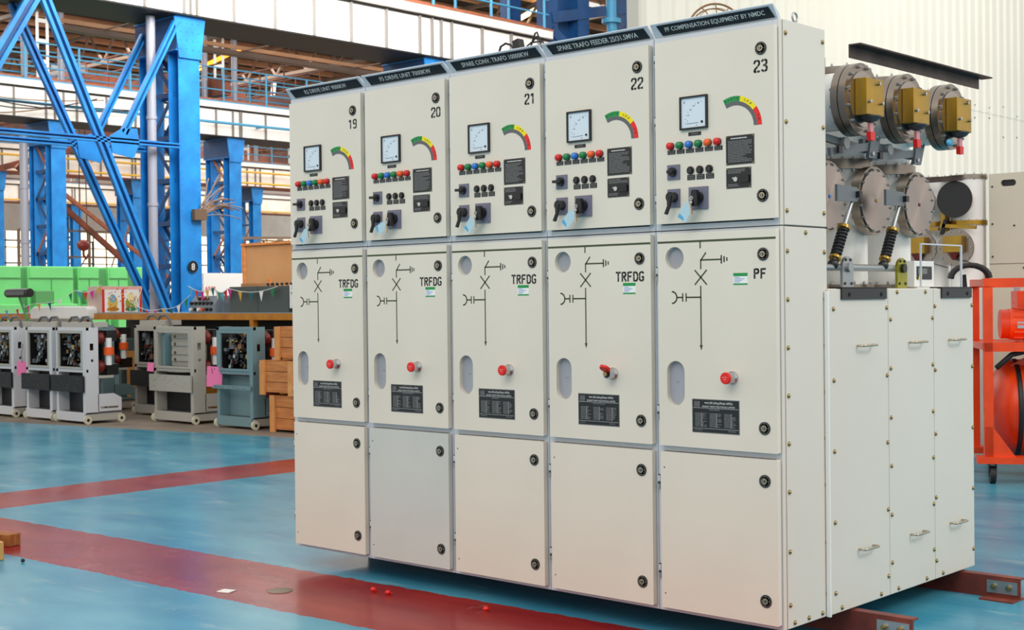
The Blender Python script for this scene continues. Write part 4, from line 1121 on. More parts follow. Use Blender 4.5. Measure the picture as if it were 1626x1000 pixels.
# ================================================================== GREEN MACHINES
gl = ['light green machine cabinet at the left edge of the photograph', 'widest light green machine cabinet, second from the left', 'light green machine cabinet behind the bunting, left of the poster case', 'light green machine cabinet behind the poster case', 'rightmost light green machine cabinet, touching column 8 in view']
for k, (ya, yb_) in enumerate(((9.3, 10.68), (10.84, 11.96), (12.08, 12.62), (12.86, 13.38), (13.58, 14.3))):
    P = thing('green_machine', (-23, ya, 0), gl[k], 'machine', 'light green machines in a row')
    w_ = yb_ - ya; zt_ = 2.27
    mb = MB(); mb.box(-1.3, 0, 0, w_, .1, zt_, GMACH); mb.build('cabinet', P, bevel=.02)
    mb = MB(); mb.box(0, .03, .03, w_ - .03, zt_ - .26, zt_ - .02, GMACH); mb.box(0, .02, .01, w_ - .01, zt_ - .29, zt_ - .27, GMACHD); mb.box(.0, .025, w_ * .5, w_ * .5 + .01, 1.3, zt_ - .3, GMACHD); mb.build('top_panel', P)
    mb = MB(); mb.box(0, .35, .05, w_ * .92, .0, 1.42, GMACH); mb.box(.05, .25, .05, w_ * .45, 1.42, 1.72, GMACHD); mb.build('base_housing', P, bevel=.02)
    if k < 4:
        nx = (10.84, 12.08, 12.86, 13.58)[k]
        mb = MB(); mb.box(-.9, -.12, w_ + .005, nx - ya - .005, .1, zt_ - .05, GMACHD); mb.build('link_panel', P)  # darker green panel stands in for the shaded gap between cabinets

# ================================================================== BREAKER TRUCKS
def truck(loc, w, m, lab, variant=0, seed=1, tagc=None):
    P = thing('breaker_truck', loc, lab, 'breaker truck', 'circuit breaker trucks on wheels')
    r = random.Random(seed); H = 1.13; d = .16
    mb = MB()
    mb.box(0, .05, 0, d, .12, H, m)
    sq = [(.05, .86), (.10, .86), (.10, .94), (.05, .94)]
    mb.holed([(0, .12), (d, .12), (d, H), (0, H)], [sq, circ(.08, .74, .018, 14)], -.012, 0, m, M=T(w, 0, 0) @ SIDEX)
    mb.box(w - .05, w - .012, .012, .02, .12, H, m); mb.box(w - .06, w, -.012, 0, .12, H, m); mb.box(w - .05, w - .015, d - .02, d, .12, .8, m)
    mb.box(0, w, .0, .04, 1.09, 1.13, m); mb.box(0, w, 0, .03, .60, .64, m)
    mb.box(.05, w - .05, .14, d, .12, .58, DARKM if variant != 2 else m)
    mb.build('frame', P, bevel=.003)
    # mechanism compartment
    mb = MB(); mb.holed([(.05, .64), (w - .06, .64), (w - .06, 1.09), (.05, 1.09)], [[(.085, .665), (w - .10, .665), (w - .10, 1.06), (.085, 1.06)]], -.01, .012, TRKD if m is not TRKB else m, M=FRONT)
    mb.box(.052, w - .062, .25, .28, .64, 1.08, DARKM); mb.box(.052, .07, .015, .25, .64, 1.08, DARKM if variant != 1 else TRKD); mb.box(.052, w - .062, .015, .28, .645, .655, DARKM); mb.build('compartment', P)
    mb = MB()
    if variant == 1:
        mb.box(.2, w - .1, .12, .28, .66, 1.05, TRKD)
        for z in (.72, .80, .9, .99): mb.box(.22, w - .12, .10, .125, z, z + .045, TRKD); mb.cyl((.3, .11, z + .02), (.3, .09, z + .02), .018, BRASS, n=8)
        mb.box(.09, .16, .05, .25, .66, 1.05, TRKB)
    else:
        for k in range(110):
            x = r.uniform(.09, w - .12); z = r.uniform(.68, 1.05); y = r.uniform(.02, .2); s_ = r.uniform(.008, .034)
            mm = r.choice([DARKM, BLACK, GREYARM, BRASS, DARKM, BLACK, ZINC, BRONZE, mat('dark_red_bits', (110, 50, 36), .5)])
            if k % 2: mb.box(x - s_, x + s_, y, y + .04, z - s_ * .8, z + s_ * .8, mm)
            else: mb.cyl((x, y, z), (x, y + .03, z), s_, mm, n=10)
        mb.cyl((w * .42, .05, .80), (w * .42, .09, .80), .055, BLACK, n=20); mb.cyl((w * .42, .03, .80), (w * .42, .05, .80), .02, CHROME, n=12)
        mb.tube([(w * .3, .04, .69), (w * .33, .05, .78), (w * .5, .06, .86), (w * .6, .04, .95)], .008, CHROME, n=6)
        mb.cyl((w * .75, .04, .80), (w * .75, .08, .80), .03, BRASS, n=12); mb.cyl((.16, .1, .88), (.16, .1, 1.03), .035, GREYARM, n=12)
    mb.build('spring_mechanism', P)
    mb = MB()
    pc = PERF if variant == 0 else (TRKD if variant == 1 else TRKB)
    za, zb = (.37, .565) if variant != 2 else (.44, .48)
    mb.box(-.03, w + .0, -.05, -.03, za, zb, pc)
    rr = random.Random(seed + 3)
    for k in range(26):
        x = rr.uniform(.02, w - .05); z = rr.uniform(za + .01, zb - .01); mb.cyl((x, -.05, z), (x, -.052, z), .004, BRASS if variant == 0 else BLACK, n=6)
    mb.build('front_panel', P)
    # top hoses
    if variant == 0:
        for k in range(2):
            mb = MB(); x = .12 + k * .25
            mb.tube([(x, .1, 1.10), (x + .0, .1, 1.18), (x + .08, .1, 1.245), (x + .2, .1, 1.25), (x + .27, .1, 1.2), (x + .3, .1, 1.12)], .016, mat('flex_hose_grey', (96, 98, 102), .6), n=8); mb.build('hose', P)
        mb = MB(); mb.box(.05, w - .02, .05, .3, 1.13, 1.19, TRKD); mb.build('top_cover', P)
    # poles at the back seen from the side
    mb = MB()
    mb.bm.free()
    for z in (1.0, .66):
        mb = MB(); mb.lathe((w - .08, .17, z), (0, 1, 0), [(.085, 0), (.065, .03), (.085, .05), (.055, .09), (.035, .13)], INSUL, n=16); mb.build('insulator', P)
    for z0_, z1_, yy in ((.96, 1.09, .42), (.56, .69, .44)):
        mb = MB(); mb.box(w * .4, w * .97, .28, yy, z0_, z1_, BLACK); mb.build('contact_block', P)
    mb = MB(); mb.box(w * .3, w * .6, .30, .40, .56, 1.09, mat('barrier_green_grey', (96, 110, 60), .5)); mb.build('barrier', P)
    mb = MB(); mb.cyl((w - .02, .31, .68), (w - .02, .31, 1.0), .036, WHITE, n=20); mb.build('vacuum_bottle', P)
    mb = MB(); mb.cyl((w - .02, .31, .80), (w - .02, .31, .89), .060, ORNG, n=20); mb.build('bottle_band', P)
    # chassis
    mb = MB(); M = T(w - .02, 0, 0) @ SIDEX
    mb.holed([(.15, .14), (.46, .14), (.46, .29), (.36, .345), (.15, .345)], [[(.18, .17), (.42, .17), (.42, .195), (.18, .195)]], 0, .02, m, M=M)
    mb.prism([(.15, .14), (.46, .14), (.46, .29), (.36, .345), (.15, .345)], 0, .02, m, M=T(.0, 0, 0) @ SIDEX)
    mb.box(.02, w - .02, .16, .45, .13, .15, TRKD); mb.box(.02, w - .02, .155, .165, .14, .34, mat('rear_plate_dark_grey', (84, 86, 92), .5))
    mb.box(w - .03, w, .155, .36, .53, .56, TRKD)
    mb.build('chassis', P)
    mb = MB(); mb.box(.02, w - .02, -.02, .0, .03, .135, m if variant != 1 else TRKD); mb.box(w - .02, w - .005, 0, .46, .035, .115, TRKD); mb.box(-.0, w, -.01, .47, .118, .132, mat('rear_plate_dark_grey', (84, 86, 92), .5)); mb.build('skirt', P)
    for x in (.0, w + .005):
        for y in (.0, .44):
            mb = MB(); mb.cyl((x, y, .05), (x + .025, y, .05), .05, mat('nylon_wheel', (206, 202, 180), .5), n=24); mb.cyl((x - .005, y, .05), (x + .03, y, .05), .018, DARKM, n=12); mb.build('wheel', P)
    return P
tlist = [((-11.75, 3.87, 0), .63, TRK, 'light grey breaker truck cut by the left edge of the photograph', 0, 4),
 ((-11.05, 3.87, 0), .66, TRK, 'light grey breaker truck at far left with its side post fully visible', 0, 2),
 ((-10.10, 3.87, 0), .64, TRK, 'light grey breaker truck touching its right neighbour, with the pink tag at its left', 0, 3),
 ((-9.38, 3.87, 0), .68, TRK, 'light grey breaker truck with orange-banded white bottle visible on its side', 0, 1),
 ((-10.9, 5.05, 0), .62, TRKB, 'shaded blue-grey breaker truck seen through the gap behind the white-bottle truck', 2, 12),
 ((-9.55, 5.05, 0), .62, TRKD, 'shaded grey breaker truck standing back behind the orange-banded one', 0, 8),
 ((-8.42, 4.6, 0), .82, TRKD, 'beige-grey breaker truck with a pale perforated panel and open shelves', 1, 5),
 ((-7.16, 4.6, 0), .68, TRKB, 'blue-grey breaker truck next to the stacked wooden crates', 2, 6)]
for t in tlist: truck(t[0], t[1], t[2], t[3], t[4], t[5])
for (x, y, z, lab) in ((-10.20, 3.80, .62, 'pink paper tag hanging on the left side of a light grey truck'), (-8.46, 4.53, .68, 'small pink tag hanging on the beige-grey truck'), (-7.22, 4.5, .54, 'larger pink tag between the beige-grey and blue-grey trucks')):
    mb = MB(); s_ = 1.35 if 'larger' in lab else (.6 if 'small' in lab else 1)
    mb.holed([(0, 0), (.13 * s_, -.01), (.14 * s_, .16 * s_), (.01, .17 * s_)], [circ(.07 * s_, .145 * s_, .006, 10)], 0, .002, PINK, M=T(x, y, z - .08) @ Matrix.Rotation(R(40), 4, 'Z') @ FRONT)
    mb.tube([(x + .06, y + .04, z + .07), (x + .04, y + .04, z + .17), (x + .05, y + .06, z + .3)], .003, BLACK, n=5)
    tag(mb.build('paper_tag'), lab, 'tag', 'pink tags on the trucks')

# wooden crates
def crate(loc, w, d, h, lab):
    P = thing('wooden_crate', loc, lab, 'crate', 'stacked wooden crates')
    mb = MB(); n = 3
    for k in range(n):
        a = .03 + k * (h - .03) / n; b = .03 + (k + 1) * (h - .03) / n - .006
        mb.box(0, w, 0, .02, a, b, WOODC); mb.box(0, .02, .02, d, a, b, WOODC); mb.box(w - .02, w, .02, d, a, b, WOODC); mb.box(.02, w - .02, d - .02, d, a, b, WOODC)
    mb.box(0, w, 0, d, h - .005, h, WOODC); mb.build('boards', P)
    for x in (.02, w * .52, w - .1):
        mb = MB(); mb.box(x, x + .08, -.025, -.001, -.0, h, WOODL); mb.build('batten', P)
    mb = MB(); mb.box(-.025, -.001, .02, .1, 0, h, WOODL); mb.build('batten', P)
    mb = MB(); mb.box(-.025, -.001, d - .12, d - .04, 0, h, WOODL); mb.build('batten', P)
crate((-6.22, 4.62, 0), .95, .7, .395, 'lowest wooden crate of the stack left of panel 19')
crate((-6.34, 4.58, .40), .98, .7, .37, 'middle wooden crate of the stack left of panel 19')
crate((-6.15, 4.64, .775), .9, .65, .36, 'top wooden crate of the stack left of panel 19')

# yellow bench with the things on it
def bench(x0, x1, lab):
    P = thing('yellow_bench', (x0, 5.70, 0), lab, 'bench', 'yellow benches behind the trucks')
    L = x1 - x0
    mb = MB(); mb.box(0, L, 0, .07, 1.185, 1.265, YEL); mb.box(0, L, .75, .82, 1.185, 1.265, YEL); mb.build('rail', P)
    mb = MB(); mb.box(0, L, .0, .82, 1.266, 1.276, mat('bench_top_grey', (150, 156, 160), .5)); mb.build('bench_top', P)
    mb = MB(); mb.box(0, L, .70, .72, .05, 1.18, mat('bench_back_dark', (70, 70, 66), .7)); mb.build('back_panel', P)
    n = max(2, int(L / 1.6))
    for k in range(n + 1):
        for y in (.0, .75):
            mb = MB(); x = k * (L - .07) / n; mb.box(x, x + .07, y, y + .07, 0, 1.184, YEL); mb.build('leg', P)
bench(-15.2, -13.28, 'yellow bench end at the far left behind the trucks')
bench(-11.9, -6.0, 'long yellow bench behind the trucks carrying the cases and boxes')
bz = 1.277
for k, (x, w_, h_, m_, lb) in enumerate(((-11.75, .5, .9, TRKB, 'blue-grey metal locker under the yellow bench, leftmost'), (-11.1, .34, .75, YEL, 'orange-yellow metal bin under the yellow bench'), (-10.6, .8, 1.05, mat('locker_grey', (120, 124, 120), .5), 'grey metal locker under the yellow bench behind the white-bottle truck'), (-9.6, .6, .85, YEL, 'orange-yellow metal bin behind the shaded grey truck'), (-8.8, .9, 1.0, mat('locker_dark_red', (110, 44, 36), .5), 'dark red metal locker behind the beige-grey truck'), (-7.7, .9, .8, YEL, 'orange-yellow metal bin behind the blue-grey truck'))):
    P = thing('metal_locker', (x, 5.9, 0), lb, 'locker', 'lockers and bins under the yellow bench')
    mb = MB(); mb.box(0, w_, 0, .45, .03, h_, m_); mb.build('body', P, bevel=.005)
    mb = MB(); mb.box(.02, w_ - .02, -.012, -.001, .06, h_ - .03, m_); dr = mb.build('door', P, bevel=.003)
    mb = MB(); mb.box(w_ - .08, w_ - .06, -.03, -.012, h_ * .5, h_ * .62, BLACK); mb.build('handle', dr)
    mb = MB(); mb.box(.01, w_ - .01, .02, .43, 0, .03, BLACK); mb.build('plinth', P)
mb = MB(FRONT @ T(0, 0, -5.60))
mb.prism([(-13.2, 1.19), (-11.6, 1.19), (-11.58, 1.34), (-11.66, 1.375), (-13.1, 1.375), (-13.2, 1.33)], -.35, 0, PAPER)
tag(mb.build('white_cover', bevel=.02), 'white rounded cover lying behind the hoses of the grey trucks', 'cover')
# support table of the cover
P = thing('low_table', (-13.2, 5.27, 0), 'pale table under the white rounded cover', 'table')
mb = MB(); mb.box(.02, 1.58, 0, .33, 1.15, 1.189, CONC); mb.build('table_top', P)
for x in (.05, 1.5):
    mb = MB(); mb.box(x, x + .05, .1, .2, 0, 1.149, CONC); mb.build('leg', P)
# poster case
P = thing('poster_case', (-11.83, 5.74, bz), 'beige case with red and gold patterned poster on its side, on the bench', 'case')
mb = MB(); mb.box(0, .36, 0, .66, 0, .375, mat('case_beige', (206, 180, 168), .6)); mb.build('box', P, bevel=.004)
mb = MB(); mb.M = T(.361, 0, 0) @ SIDEX
zt_ = .007
mb.box(.01, .65, .01, .365, 0, .004, PAPER); mb.box(.01, .65, .33, .365, .004, .006, mat('pale_pink_print', (236, 170, 160), .6))
for (a, b) in ((.0, .05), (.31, .36), (.60, .65)): mb.box(a + .01, b, .01, .33, .004, .007, RED)
for (cx, cy, a, b, m_) in ((.18, .14, .08, .11, mat('poster_gold', (214, 180, 80), .5)), (.18, .2, .05, .06, mat('poster_blue', (120, 170, 190), .5)), (.47, .13, .09, .1, mat('poster_olive', (150, 160, 60), .5)), (.47, .22, .06, .07, mat('poster_cream', (240, 226, 170), .5)), (.18, .05, .1, .03, YEL), (.47, .05, .1, .03, GREEN)):
    zt_ += .0006; mb.prism([(cx + a * math.cos(R(t)), cy + b * math.sin(R(t))) for t in range(0, 360, 30)], .0045, zt_, m_)
rr = random.Random(9)
for k in range(60):
    a = rr.uniform(.06, .6); b = rr.uniform(.03, .35); mb.box(a, a + .016, b, b + .014, .011 + k * .0002, .0118 + k * .0002, rr.choice([RED, AYEL, ORNG, PAPER]))
mb.build('poster', P)
# control box, dark box, poster board
P = thing('control_box', (-9.42, 5.78, bz), 'grey control box with rows of black knobs and white lamps on the bench', 'control box')
mb = MB(); mb.box(0, .62, .1, .4, 0, .12, CGREY); mb.prism([(0, 0), (.3, 0), (.3, .215), (.08, .215), (0, .1)], 0, .55, CGREY, M=T(.03, .0, 0) @ Matrix(((0, 0, 1, 0), (1, 0, 0, 0), (0, 1, 0, 0), (0, 0, 0, 1)))); mb.build('housing', P)
for zz, yy, n, mm in ((.04, -.002, 6, [PAPER, BLACK, PAPER, ORNG, BLACK, BLACK]), (.12, .012, 6, [BLACK] * 6), (.18, .05, 3, [BLACK, RED, BLACK])):
    for k in range(n):
        mb = MB(); x = (.08 if n == 6 else .2) + k * .085; mb.cyl((x, yy, zz), (x, yy - .035, zz), .022, mm[k], n=12); mb.build('knob', P)
P = thing('dark_box', (-8.50, 5.76, bz), 'dark grey-green box draped with bunting on the bench', 'box')
mb = MB(); mb.box(0, 1.18, 0, .55, 0, .32, DGREEN); mb.box(.58, .586, -.003, 0, 0, .32, BLACK); mb.build('body', P, bevel=.004)
mb = MB(); mb.box(-7.30, -6.2, 5.76, 6.1, bz + .05, bz + .33, PAPER); rr = random.Random(4)
for k in range(26):
    a = rr.uniform(-7.29, -6.9); b = rr.uniform(bz + .06, bz + .3); mb.box(a, a + rr.uniform(.03, .1), 5.757, 5.7595, b, b + .014, rr.choice([ORNG, PINK, AGREEN, CARD, PINKH, YEL]))
tag(mb.build('notice_board'), 'white notice board with coloured patches at the right end of the bench', 'notice board')
mb = MB()
for k in range(9):
    pts = [(-7.9 + k * .08 + .02 * math.sin(j), 5.9 + k * .01, bz + .33 + .025 * abs(math.sin(j + k))) for j in range(8)]
    mb.tube(pts, .012, BLACK, n=5)
tag(mb.build('black_cable_heap'), 'heap of black cable on the dark grey-green box', 'cable')
mb = MB(); mb.box(-8.38, -8.05, 5.85, 6.1, bz + .321, bz + .36, PLY)
tag(mb.build('wooden_board'), 'short wooden board on the dark grey-green box', 'board')
# inspection lamps
for k, (x, y) in enumerate(((-12.75, 5.03), (-13.85, 5.03))):
    P = thing('lamp_head', (x, y, 0), ['black long inspection lamp on a green stand above the white cover', 'black inspection lamp at the left photograph edge'][k], 'lamp', 'black inspection lamps')
    mb = MB(); mb.cyl((0, 0, 1.57), (.62, 0, 1.57), .062, BLACK, n=18); mb.box(.05, .57, -.066, .02, 1.54, 1.6, mat('lamp_lens_dark', (50, 50, 54), .15)); mb.build('head', P)
    mb = MB(); mb.bar((.28, .02, 1.52), (.34, .1, 1.2), .04, .03, GMACHD); mb.bar((.34, .1, 0), (.34, .1, 1.22), .04, .04, GMACHD); mb.box(.2, .5, .0, .2, 0, .03, GMACHD); mb.build('stand', P)

# bunting strings
bc = [mat('bunting_magenta', (214, 40, 150), .5), CARD2, PAPER, mat('bunting_gold', (226, 176, 60), .5), RED, GREEN, mat('bunting_teal', (20, 110, 110), .5)]
def bunting(pts, n, lab, s=.085):
    P = thing('bunting', pts[0], lab, 'bunting', 'strings of coloured bunting'); o = Vector(pts[0])
    V = [Vector(p) - o for p in pts]; cur = []
    segs = len(V) - 1
    for i in range(segs):
        for j in range(10):
            t = j / 10; p = V[i].lerp(V[i + 1], t); p.z -= .06 * math.sin(PI * t); cur.append(p)
    cur.append(V[-1])
    mb = MB(); mb.tube(cur, .004, PAPER, n=5); mb.build('string', P)
    for k in range(n):
        t = (k + .5) / n * (len(cur) - 1); a = cur[int(t)].lerp(cur[min(int(t) + 1, len(cur) - 1)], t - int(t))
        d = (cur[min(int(t) + 1, len(cur) - 1)] - cur[int(t)]).normalized()
        mb = MB(); q = .5 * s; lean = Vector((0, .01, 0)) * (k % 3)
        p0 = a - d * q; p1 = a + d * q; p2 = a + Vector((.01 * (k % 2), 0, -s * 1.5)) + lean
        nn = Vector((.7, -.7, 0)) * .0015
        mb.add([p0 - nn, p1 - nn, p2 - nn, p0 + nn, p1 + nn, p2 + nn], [(0, 1, 2), (5, 4, 3), (0, 3, 4, 1), (1, 4, 5, 2), (2, 5, 3, 0)], bc[(k * 3 + len(lab)) % 7]); mb.build('flag', P)
bunting([(-14.2, 5.5, 1.36), (-12.9, 5.5, 1.42), (-11.9, 5.6, 1.60), (-11.42, 5.72, 1.67)], 12, 'bunting string rising from the left to the poster case')
bunting([(-11.4, 6.35, 1.62), (-10.8, 5.8, 1.42), (-9.9, 5.7, 1.33), (-9.3, 5.72, 1.5)], 11, 'bunting string drooping between poster case and control box')
bunting([(-9.3, 5.7, 1.62), (-8.75, 5.7, 1.60), (-8.45, 5.70, 1.58), (-7.45, 5.70, 1.59)], 14, 'bunting string hung across the dark grey-green box')

# white sign AREA, tan plywood crate
P = thing('area_sign', (-15.6, 10.34, 0), 'white board with red word AREA standing right of column 8', 'sign')
mb = MB(); mb.box(-.04, 0, 0, .88, 1.25, 1.955, WHITE); mb.build('board', P)
mb = MB(); mb.text('AREA', w=.26, h=.085, m=RED, M=T(.003, .155, 1.665) @ SIDEX); mb.build('lettering', P)
for y in (.1, .75):
    mb = MB(); mb.box(-.10, -.041, y, y + .05, 0, 1.7, TRUSS); mb.build('post', P)
P = thing('plywood_crate', (-18.8, 13.6, 0), 'large tan plywood crate behind the white AREA board', 'crate')
mb = MB(); mb.box(0, 3.0, 0, 2.0, .1, 2.63, PLY); mb.build('box', P, bevel=.01)
for x in (.0, .9, 1.8):
    mb = MB(); mb.box(x, x + .1, -.03, 0, .1, 2.63 if x == 0 else 1.9, WOODC); mb.build('batten', P)
mb = MB(); mb.box(0, 3, 0, .1, 0, .1, WOODC); mb.box(0, 3, 1.9, 2, 0, .1, WOODC); mb.build('skid', P)
mb = MB(); mb.box(-.02, 3.02, -.04, 2.02, 2.63, 2.68, WOODC); mb.build('lid', P)

# salmon hose coil at the left edge
mb = MB()
for k in range(3): mb.tube([(-7.56 + .34 * math.cos(t) + k * .012, 1.93 + k * .03, .9 + (.37 + k * .006) * math.sin(t)) for t in [q * 2 * PI / 40 for q in range(40)]], .018, PINKH, n=8, closed=True)
P = thing('hose_coil', (0, 0, 0), 'salmon-coloured hose coil at the left edge in front of the trucks', 'hose'); o = mb.build('coil', P)
mb = MB(); mb.cyl((-7.72, 1.98, 0), (-7.72, 1.98, 1.22), .018, BLACK, n=10); mb.box(-7.86, -7.6, 1.85, 2.1, 0, .02, BLACK); mb.cyl((-7.72, 1.90, 1.22), (-7.56, 2.02, 1.25), .02, BLACK, n=8); mb.build('hose_stand', P)

# ================================================================== RIGHT SIDE: COMPRESSOR, GIS, BEIGE PANEL
P = thing('compressor_trolley', (1.53, 5.2, 0), 'orange-red compressor trolley with a big tank on casters right of the rear enclosure', 'compressor', rz=R(31))
for (x, y) in ((0, 0), (0, .75), (1.5, 0), (1.5, .75)):
    mb = MB(); mb.box(x, x + .065, y, y + .065, .16, 1.46, COMPO); mb.build('frame_post', P, bevel=.003)
for z in (1.46, .985):
    mb = MB(); mb.box(0, 1.56, 0, .065, z - .01, z + .055, COMPO); mb.box(0, 1.56, .75, .815, z - .01, z + .055, COMPO); mb.box(0, .06, .065, .75, z, z + .05, COMPO); mb.box(1.5, 1.56, .065, .75, z, z + .05, COMPO)
    if z < 1: mb.box(.06, 1.5, .065, .75, z + .04, z + .05, COMPO)
    mb.build('frame_rail', P)
mb = MB(); mb.box(-.05, 1.6, -.02, .12, .15, .20, COMPO); mb.box(-.05, 1.6, .68, .84, .15, .20, COMPO); mb.prism([(0, .2), (.22, .2), (.06, .42), (0, .42)], -.02, .0, COMPO, M=FRONT); mb.build('base_frame', P)
mb = MB(); mb.lathe((.05, .42, .53), (1, 0, 0), [(.02, -.0), (.12, .015), (.22, .05), (.31, .105), (.36, .18), (.37, .24), (.37, 1.7), (.3, 1.85), (.1, 1.92)], TANK, n=48); mb.build('air_tank', P)
mb = MB(); mb.lathe((.05, .42, .53), (1, 0, 0), [(.368, .2), (.376, .2), (.376, .235), (.368, .235)], DARKM, n=40); mb.build('tank_band', P)
mb = MB(); mb.prism([(.22, .86), (.42, .97), (.36, .80)], -.30, -.26, COMPO, M=FRONT); mb.tube([(.1, .1, .85), (.2, .05, .95), (.3, .12, .97), (.45, .2, .98)], .02, RUBBER, n=8); mb.build('tank_bracket', P)
P2 = mb = MB(); mb.cyl((.22, .35, 1.17), (.62, .35, 1.17), .115, COMPO, n=26); mb.cyl((.16, .35, 1.17), (.22, .35, 1.17), .11, TANK, n=26)
for k in range(12):
    t = 2 * PI * k / 12; mb.box(.25, .6, .35 + .115 * math.cos(t) - .006, .35 + .115 * math.cos(t) + .006, 1.17 + .115 * math.sin(t) - .006, 1.17 + .115 * math.sin(t) + .006, COMPO)
mo = mb.build('motor', P)
mb = MB(); mb.box(.27, .33, .231, .234, 1.14, 1.19, CHROME); mb.build('motor_plate', mo)
mb = MB(); mb.lathe((.40, .45, 1.04), (0, 0, 1), [(.06, 0), (.10, .2), (.12, .24), (.12, .30), (.08, .32)], TANK, n=20)
for k in range(8): mb.ball((.40 + .11 * math.cos(k * PI / 4), .45 + .11 * math.sin(k * PI / 4), 1.33), .016, COMPO, n=8)
mb.box(.28, .7, .3, .6, 1.28, 1.42, COMPO); mb.build('compressor_head', P)
mb = MB(); mb.box(.3, .34, .55, .59, 1.04, 1.5, PIPE); mb.build('breather_pipe', P)
mb = MB()
for k in range(3): mb.tube([(-.06 + .14 * math.cos(t), .25 + k * .05, 1.52 + .10 * math.sin(t) + .0) for t in [q * PI / 10 for q in range(11)]], .02, RUBBER, n=8)
mb.tube([(-.1, .35, 1.55), (-.08, .35, 1.3), (-.10, .33, 1.1), (-.08, .3, .9), (-.06, .28, .7), (-.06, .3, .5)], .02, RUBBER, n=8); mb.build('air_hose', P)
for (x, y) in ((.06, .05), (1.5, .05), (-.02, .76), (1.5, .76)):
    mb = MB(); mb.prism([(-.03, .15), (.03, .15), (.03, .10), (.02, .05), (-.02, .05)], -.028, -.022, DARKM, M=T(x, y, 0) @ SIDEX); mb.prism([(-.03, .15), (.03, .15), (.03, .10), (.02, .05), (-.02, .05)], .022, .028, DARKM, M=T(x, y, 0) @ SIDEX)
    mb.box(x - .03, x + .03, y - .03, y + .03, .14, .151, DARKM)
    mb.cyl((x - .02, y, .065), (x + .02, y, .065), .065, RUBBER, n=24); mb.cyl((x - .022, y, .065), (x + .022, y, .065), .025, ZINC, n=14); mb.build('caster', P)

for k, x in enumerate((.295, .63)):
    P = thing('distant_gas_vessel', (x, 6.95, 0), ['white gas vessel with gold box beside the counter box, left of the black disc', 'white gas vessel with large black disc cover and gold box, behind the compressor', 'white gas vessel half hidden behind the tall beige panel'][k], 'gas-insulated vessel', 'gas vessels in the background set')
    mb = MB(); mb.cyl((0, 0, 1.45), (0, 0, 2.41), .15, WHITE, n=32); mb.build('vessel', P)
    mb = MB(); flange(mb, (0, 0, 2.40), (0, 0, 1), .164, .035, nb=12); mb.build('top_flange', P)
    mb = MB(); flange(mb, (0, 0, 2.0), (0, 0, 1), .162, .04, nb=14, m=GOLD); mb.build('joint_flange', P)
    mb = MB(); mb.cyl((0, -.16, 2.215), (0, -.26, 2.215), .13, WHITE, n=28); mb.cyl((0, -.26, 2.215), (0, -.275, 2.215), .158, BLACK if k == 1 else STEEL, n=40); mb.build('disc_cover', P)
    mb = MB(); mb.cyl((0, -.16, 1.80), (0, -.24, 1.80), .13, WHITE, n=28); flange(mb, (0, -.24, 1.80), (0, -1, 0), .16, .02, nb=10); mb.build('lower_flange', P)
    mb = MB(); mb.box(-.085, .085, -.33, -.262, 1.76, 1.90, GOLD); mb.build('gold_box', P, bevel=.003)
    mb = MB(); mb.lathe((0, -.30, 1.755), (0, 0, -1), [(.05, 0), (.03, .03), (.01, .06)], INSUL, n=14); mb.tube([(0, -.30, 1.70), (.12, -.32, 1.68), (.3, -.33, 1.63)], .004, BLACK, n=5); mb.build('gland', P)
    mb = MB(); mb.box(-.16, -.12, -.2, -.1, 1.95, 2.12, GOLD); mb.bar((-.15, -.2, 1.92), (-.11, -.2, 2.05), .03, .03, DARKM); mb.bar((-.16, -.2, 2.0), (.16, -.2, 1.97), .03, .03, GOLD); mb.build('drive_linkage', P)
    mb = MB(); mb.box(-.164, .164, -.4, .6, 0, 1.45, WHITE); mb.build('base_cubicle', P, bevel=.003)
mb = MB(); mb.box(-.1, .72, 6.62, 6.66, 2.37, 2.41, RUSTY); mb.box(-.1, .72, 6.62, 6.69, 2.409, 2.414, RUSTY)
tag(mb.build('angle_bar'), 'short rusty angle bar in front of the background gas vessels', 'angle bar')
P = thing('beige_cubicle', (.84, 6.9, 0), 'tall beige panel with a black slot behind the orange compressor', 'cubicle')
mb = MB(); mb.holed([(0, 0), (.7, 0), (.7, 2.43), (0, 2.43)], [[(p[1] + .17, 2.345 + p[0]) for p in stadium(0, 0, .055, .135, 8)]], -.03, 0, BEIGE, M=FRONT)
mb.box(0, .7, .031, .6, 0, 2.43, BEIGE); mb.box(.05, .3, .028, .0305, 2.28, 2.40, BLACK); mb.box(.0, .7, -.002, .0, 1.655, 1.66, TRUSS); mb.build('body', P)
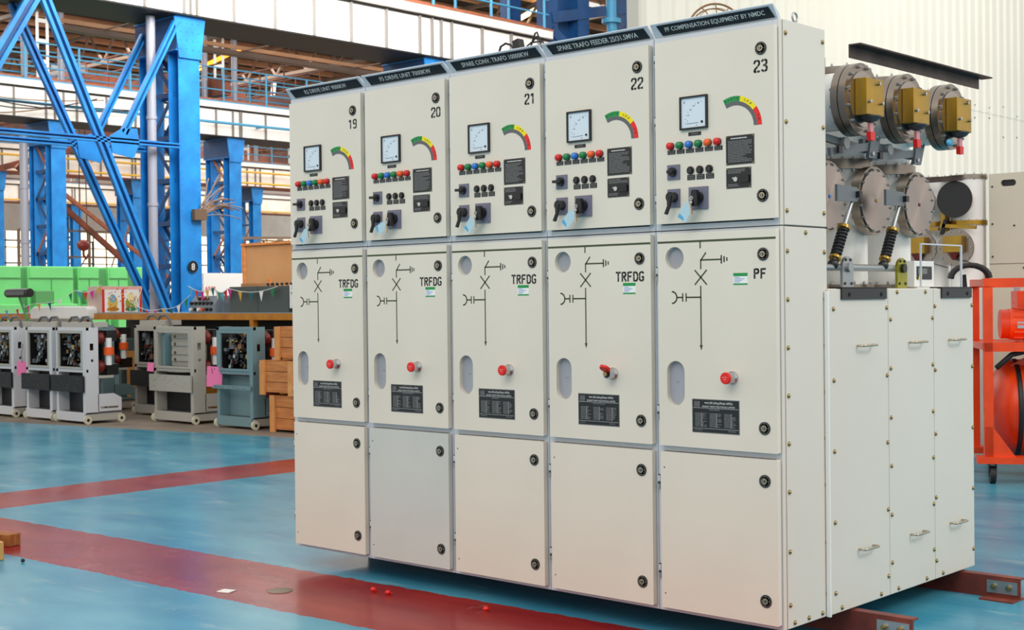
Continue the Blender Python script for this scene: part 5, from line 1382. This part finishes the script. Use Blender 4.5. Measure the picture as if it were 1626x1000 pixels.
for (a, b) in ((.03, 2.32), (.62, 2.32), (.03, 1.72), (.62, 1.72), (.22, 1.98), (.3, 1.62), (.62, 1.5), (.03, 2.0)):
    mb = MB(); mb.cyl((a, 0, b), (a, -.006, b), .008, DARKM, n=10); mb.build('screw', P)

# ================================================================== SMALL THINGS ON THE FLOOR
for k, (x, y) in enumerate(((.854, -.215), (.961, -.218), (1.561, -.171))):
    mb = MB(Matrix.Rotation(R(40 * k), 4, 'Z')); mb.lathe((0, 0, 0), (0, 0, 1), [(.010, 0), (.011, .006), (.016, .010), (.013, .014), (.008, .02)], REDCAP, n=12); mb.box(.01, .022, -.004, .004, .004, .009, REDCAP)
    tag(mb.build('red_plug', loc=(x, y, .001)), ['leftmost small red plug on the red floor stripe', 'middle small red plug on the red floor stripe, close to the left one', 'small red plug on the red stripe farthest right'][k], 'plug', 'small red plugs on the floor')
mb = MB(Matrix.Rotation(R(20), 4, 'Z')); mb.box(-.035, .035, -.03, .03, 0, .004, PAPER); tag(mb.build('card_scrap', loc=(.30, -.67, .001)), 'white card scrap on the edge of the red floor stripe', 'scrap')
mb = MB(); mb.lathe((0, 0, 0), (0, 0, 1), [(.062, 0), (.06, .003), (.02, .004)], CONC, n=20); tag(mb.build('grey_disc', loc=(.49, -.494, .001)), 'flat round grey disc lying on the red floor stripe', 'disc')
mb = MB(); mb.ball((0, 0, .012), .014, DARKM, n=8, sq=(1, .8, .8)); tag(mb.build('pebble', loc=(-1.19, -.93, .0)), 'dark pebble on the blue floor beside the timber', 'pebble')
mb = MB(); mb.box(-.9, 0, -.09, .0, 0, .07, WOODB); tag(mb.build('timber_block', loc=(-1.72, -.66, .001), bevel=.004), 'rough timber block at the left edge, pointing at the red stripe', 'timber block').rotation_euler = (0, 0, R(14))
mb = MB(); mb.box(-.7, 0, -.10, .0, 0, .10, mat('pale_timber', (226, 170, 96), .65, noise=.2, nscale=6)); tag(mb.build('timber_block', loc=(-1.34, -.96, .001), bevel=.004), 'paler timber block nearest the camera at the left edge', 'timber block').rotation_euler = (0, 0, R(-8))
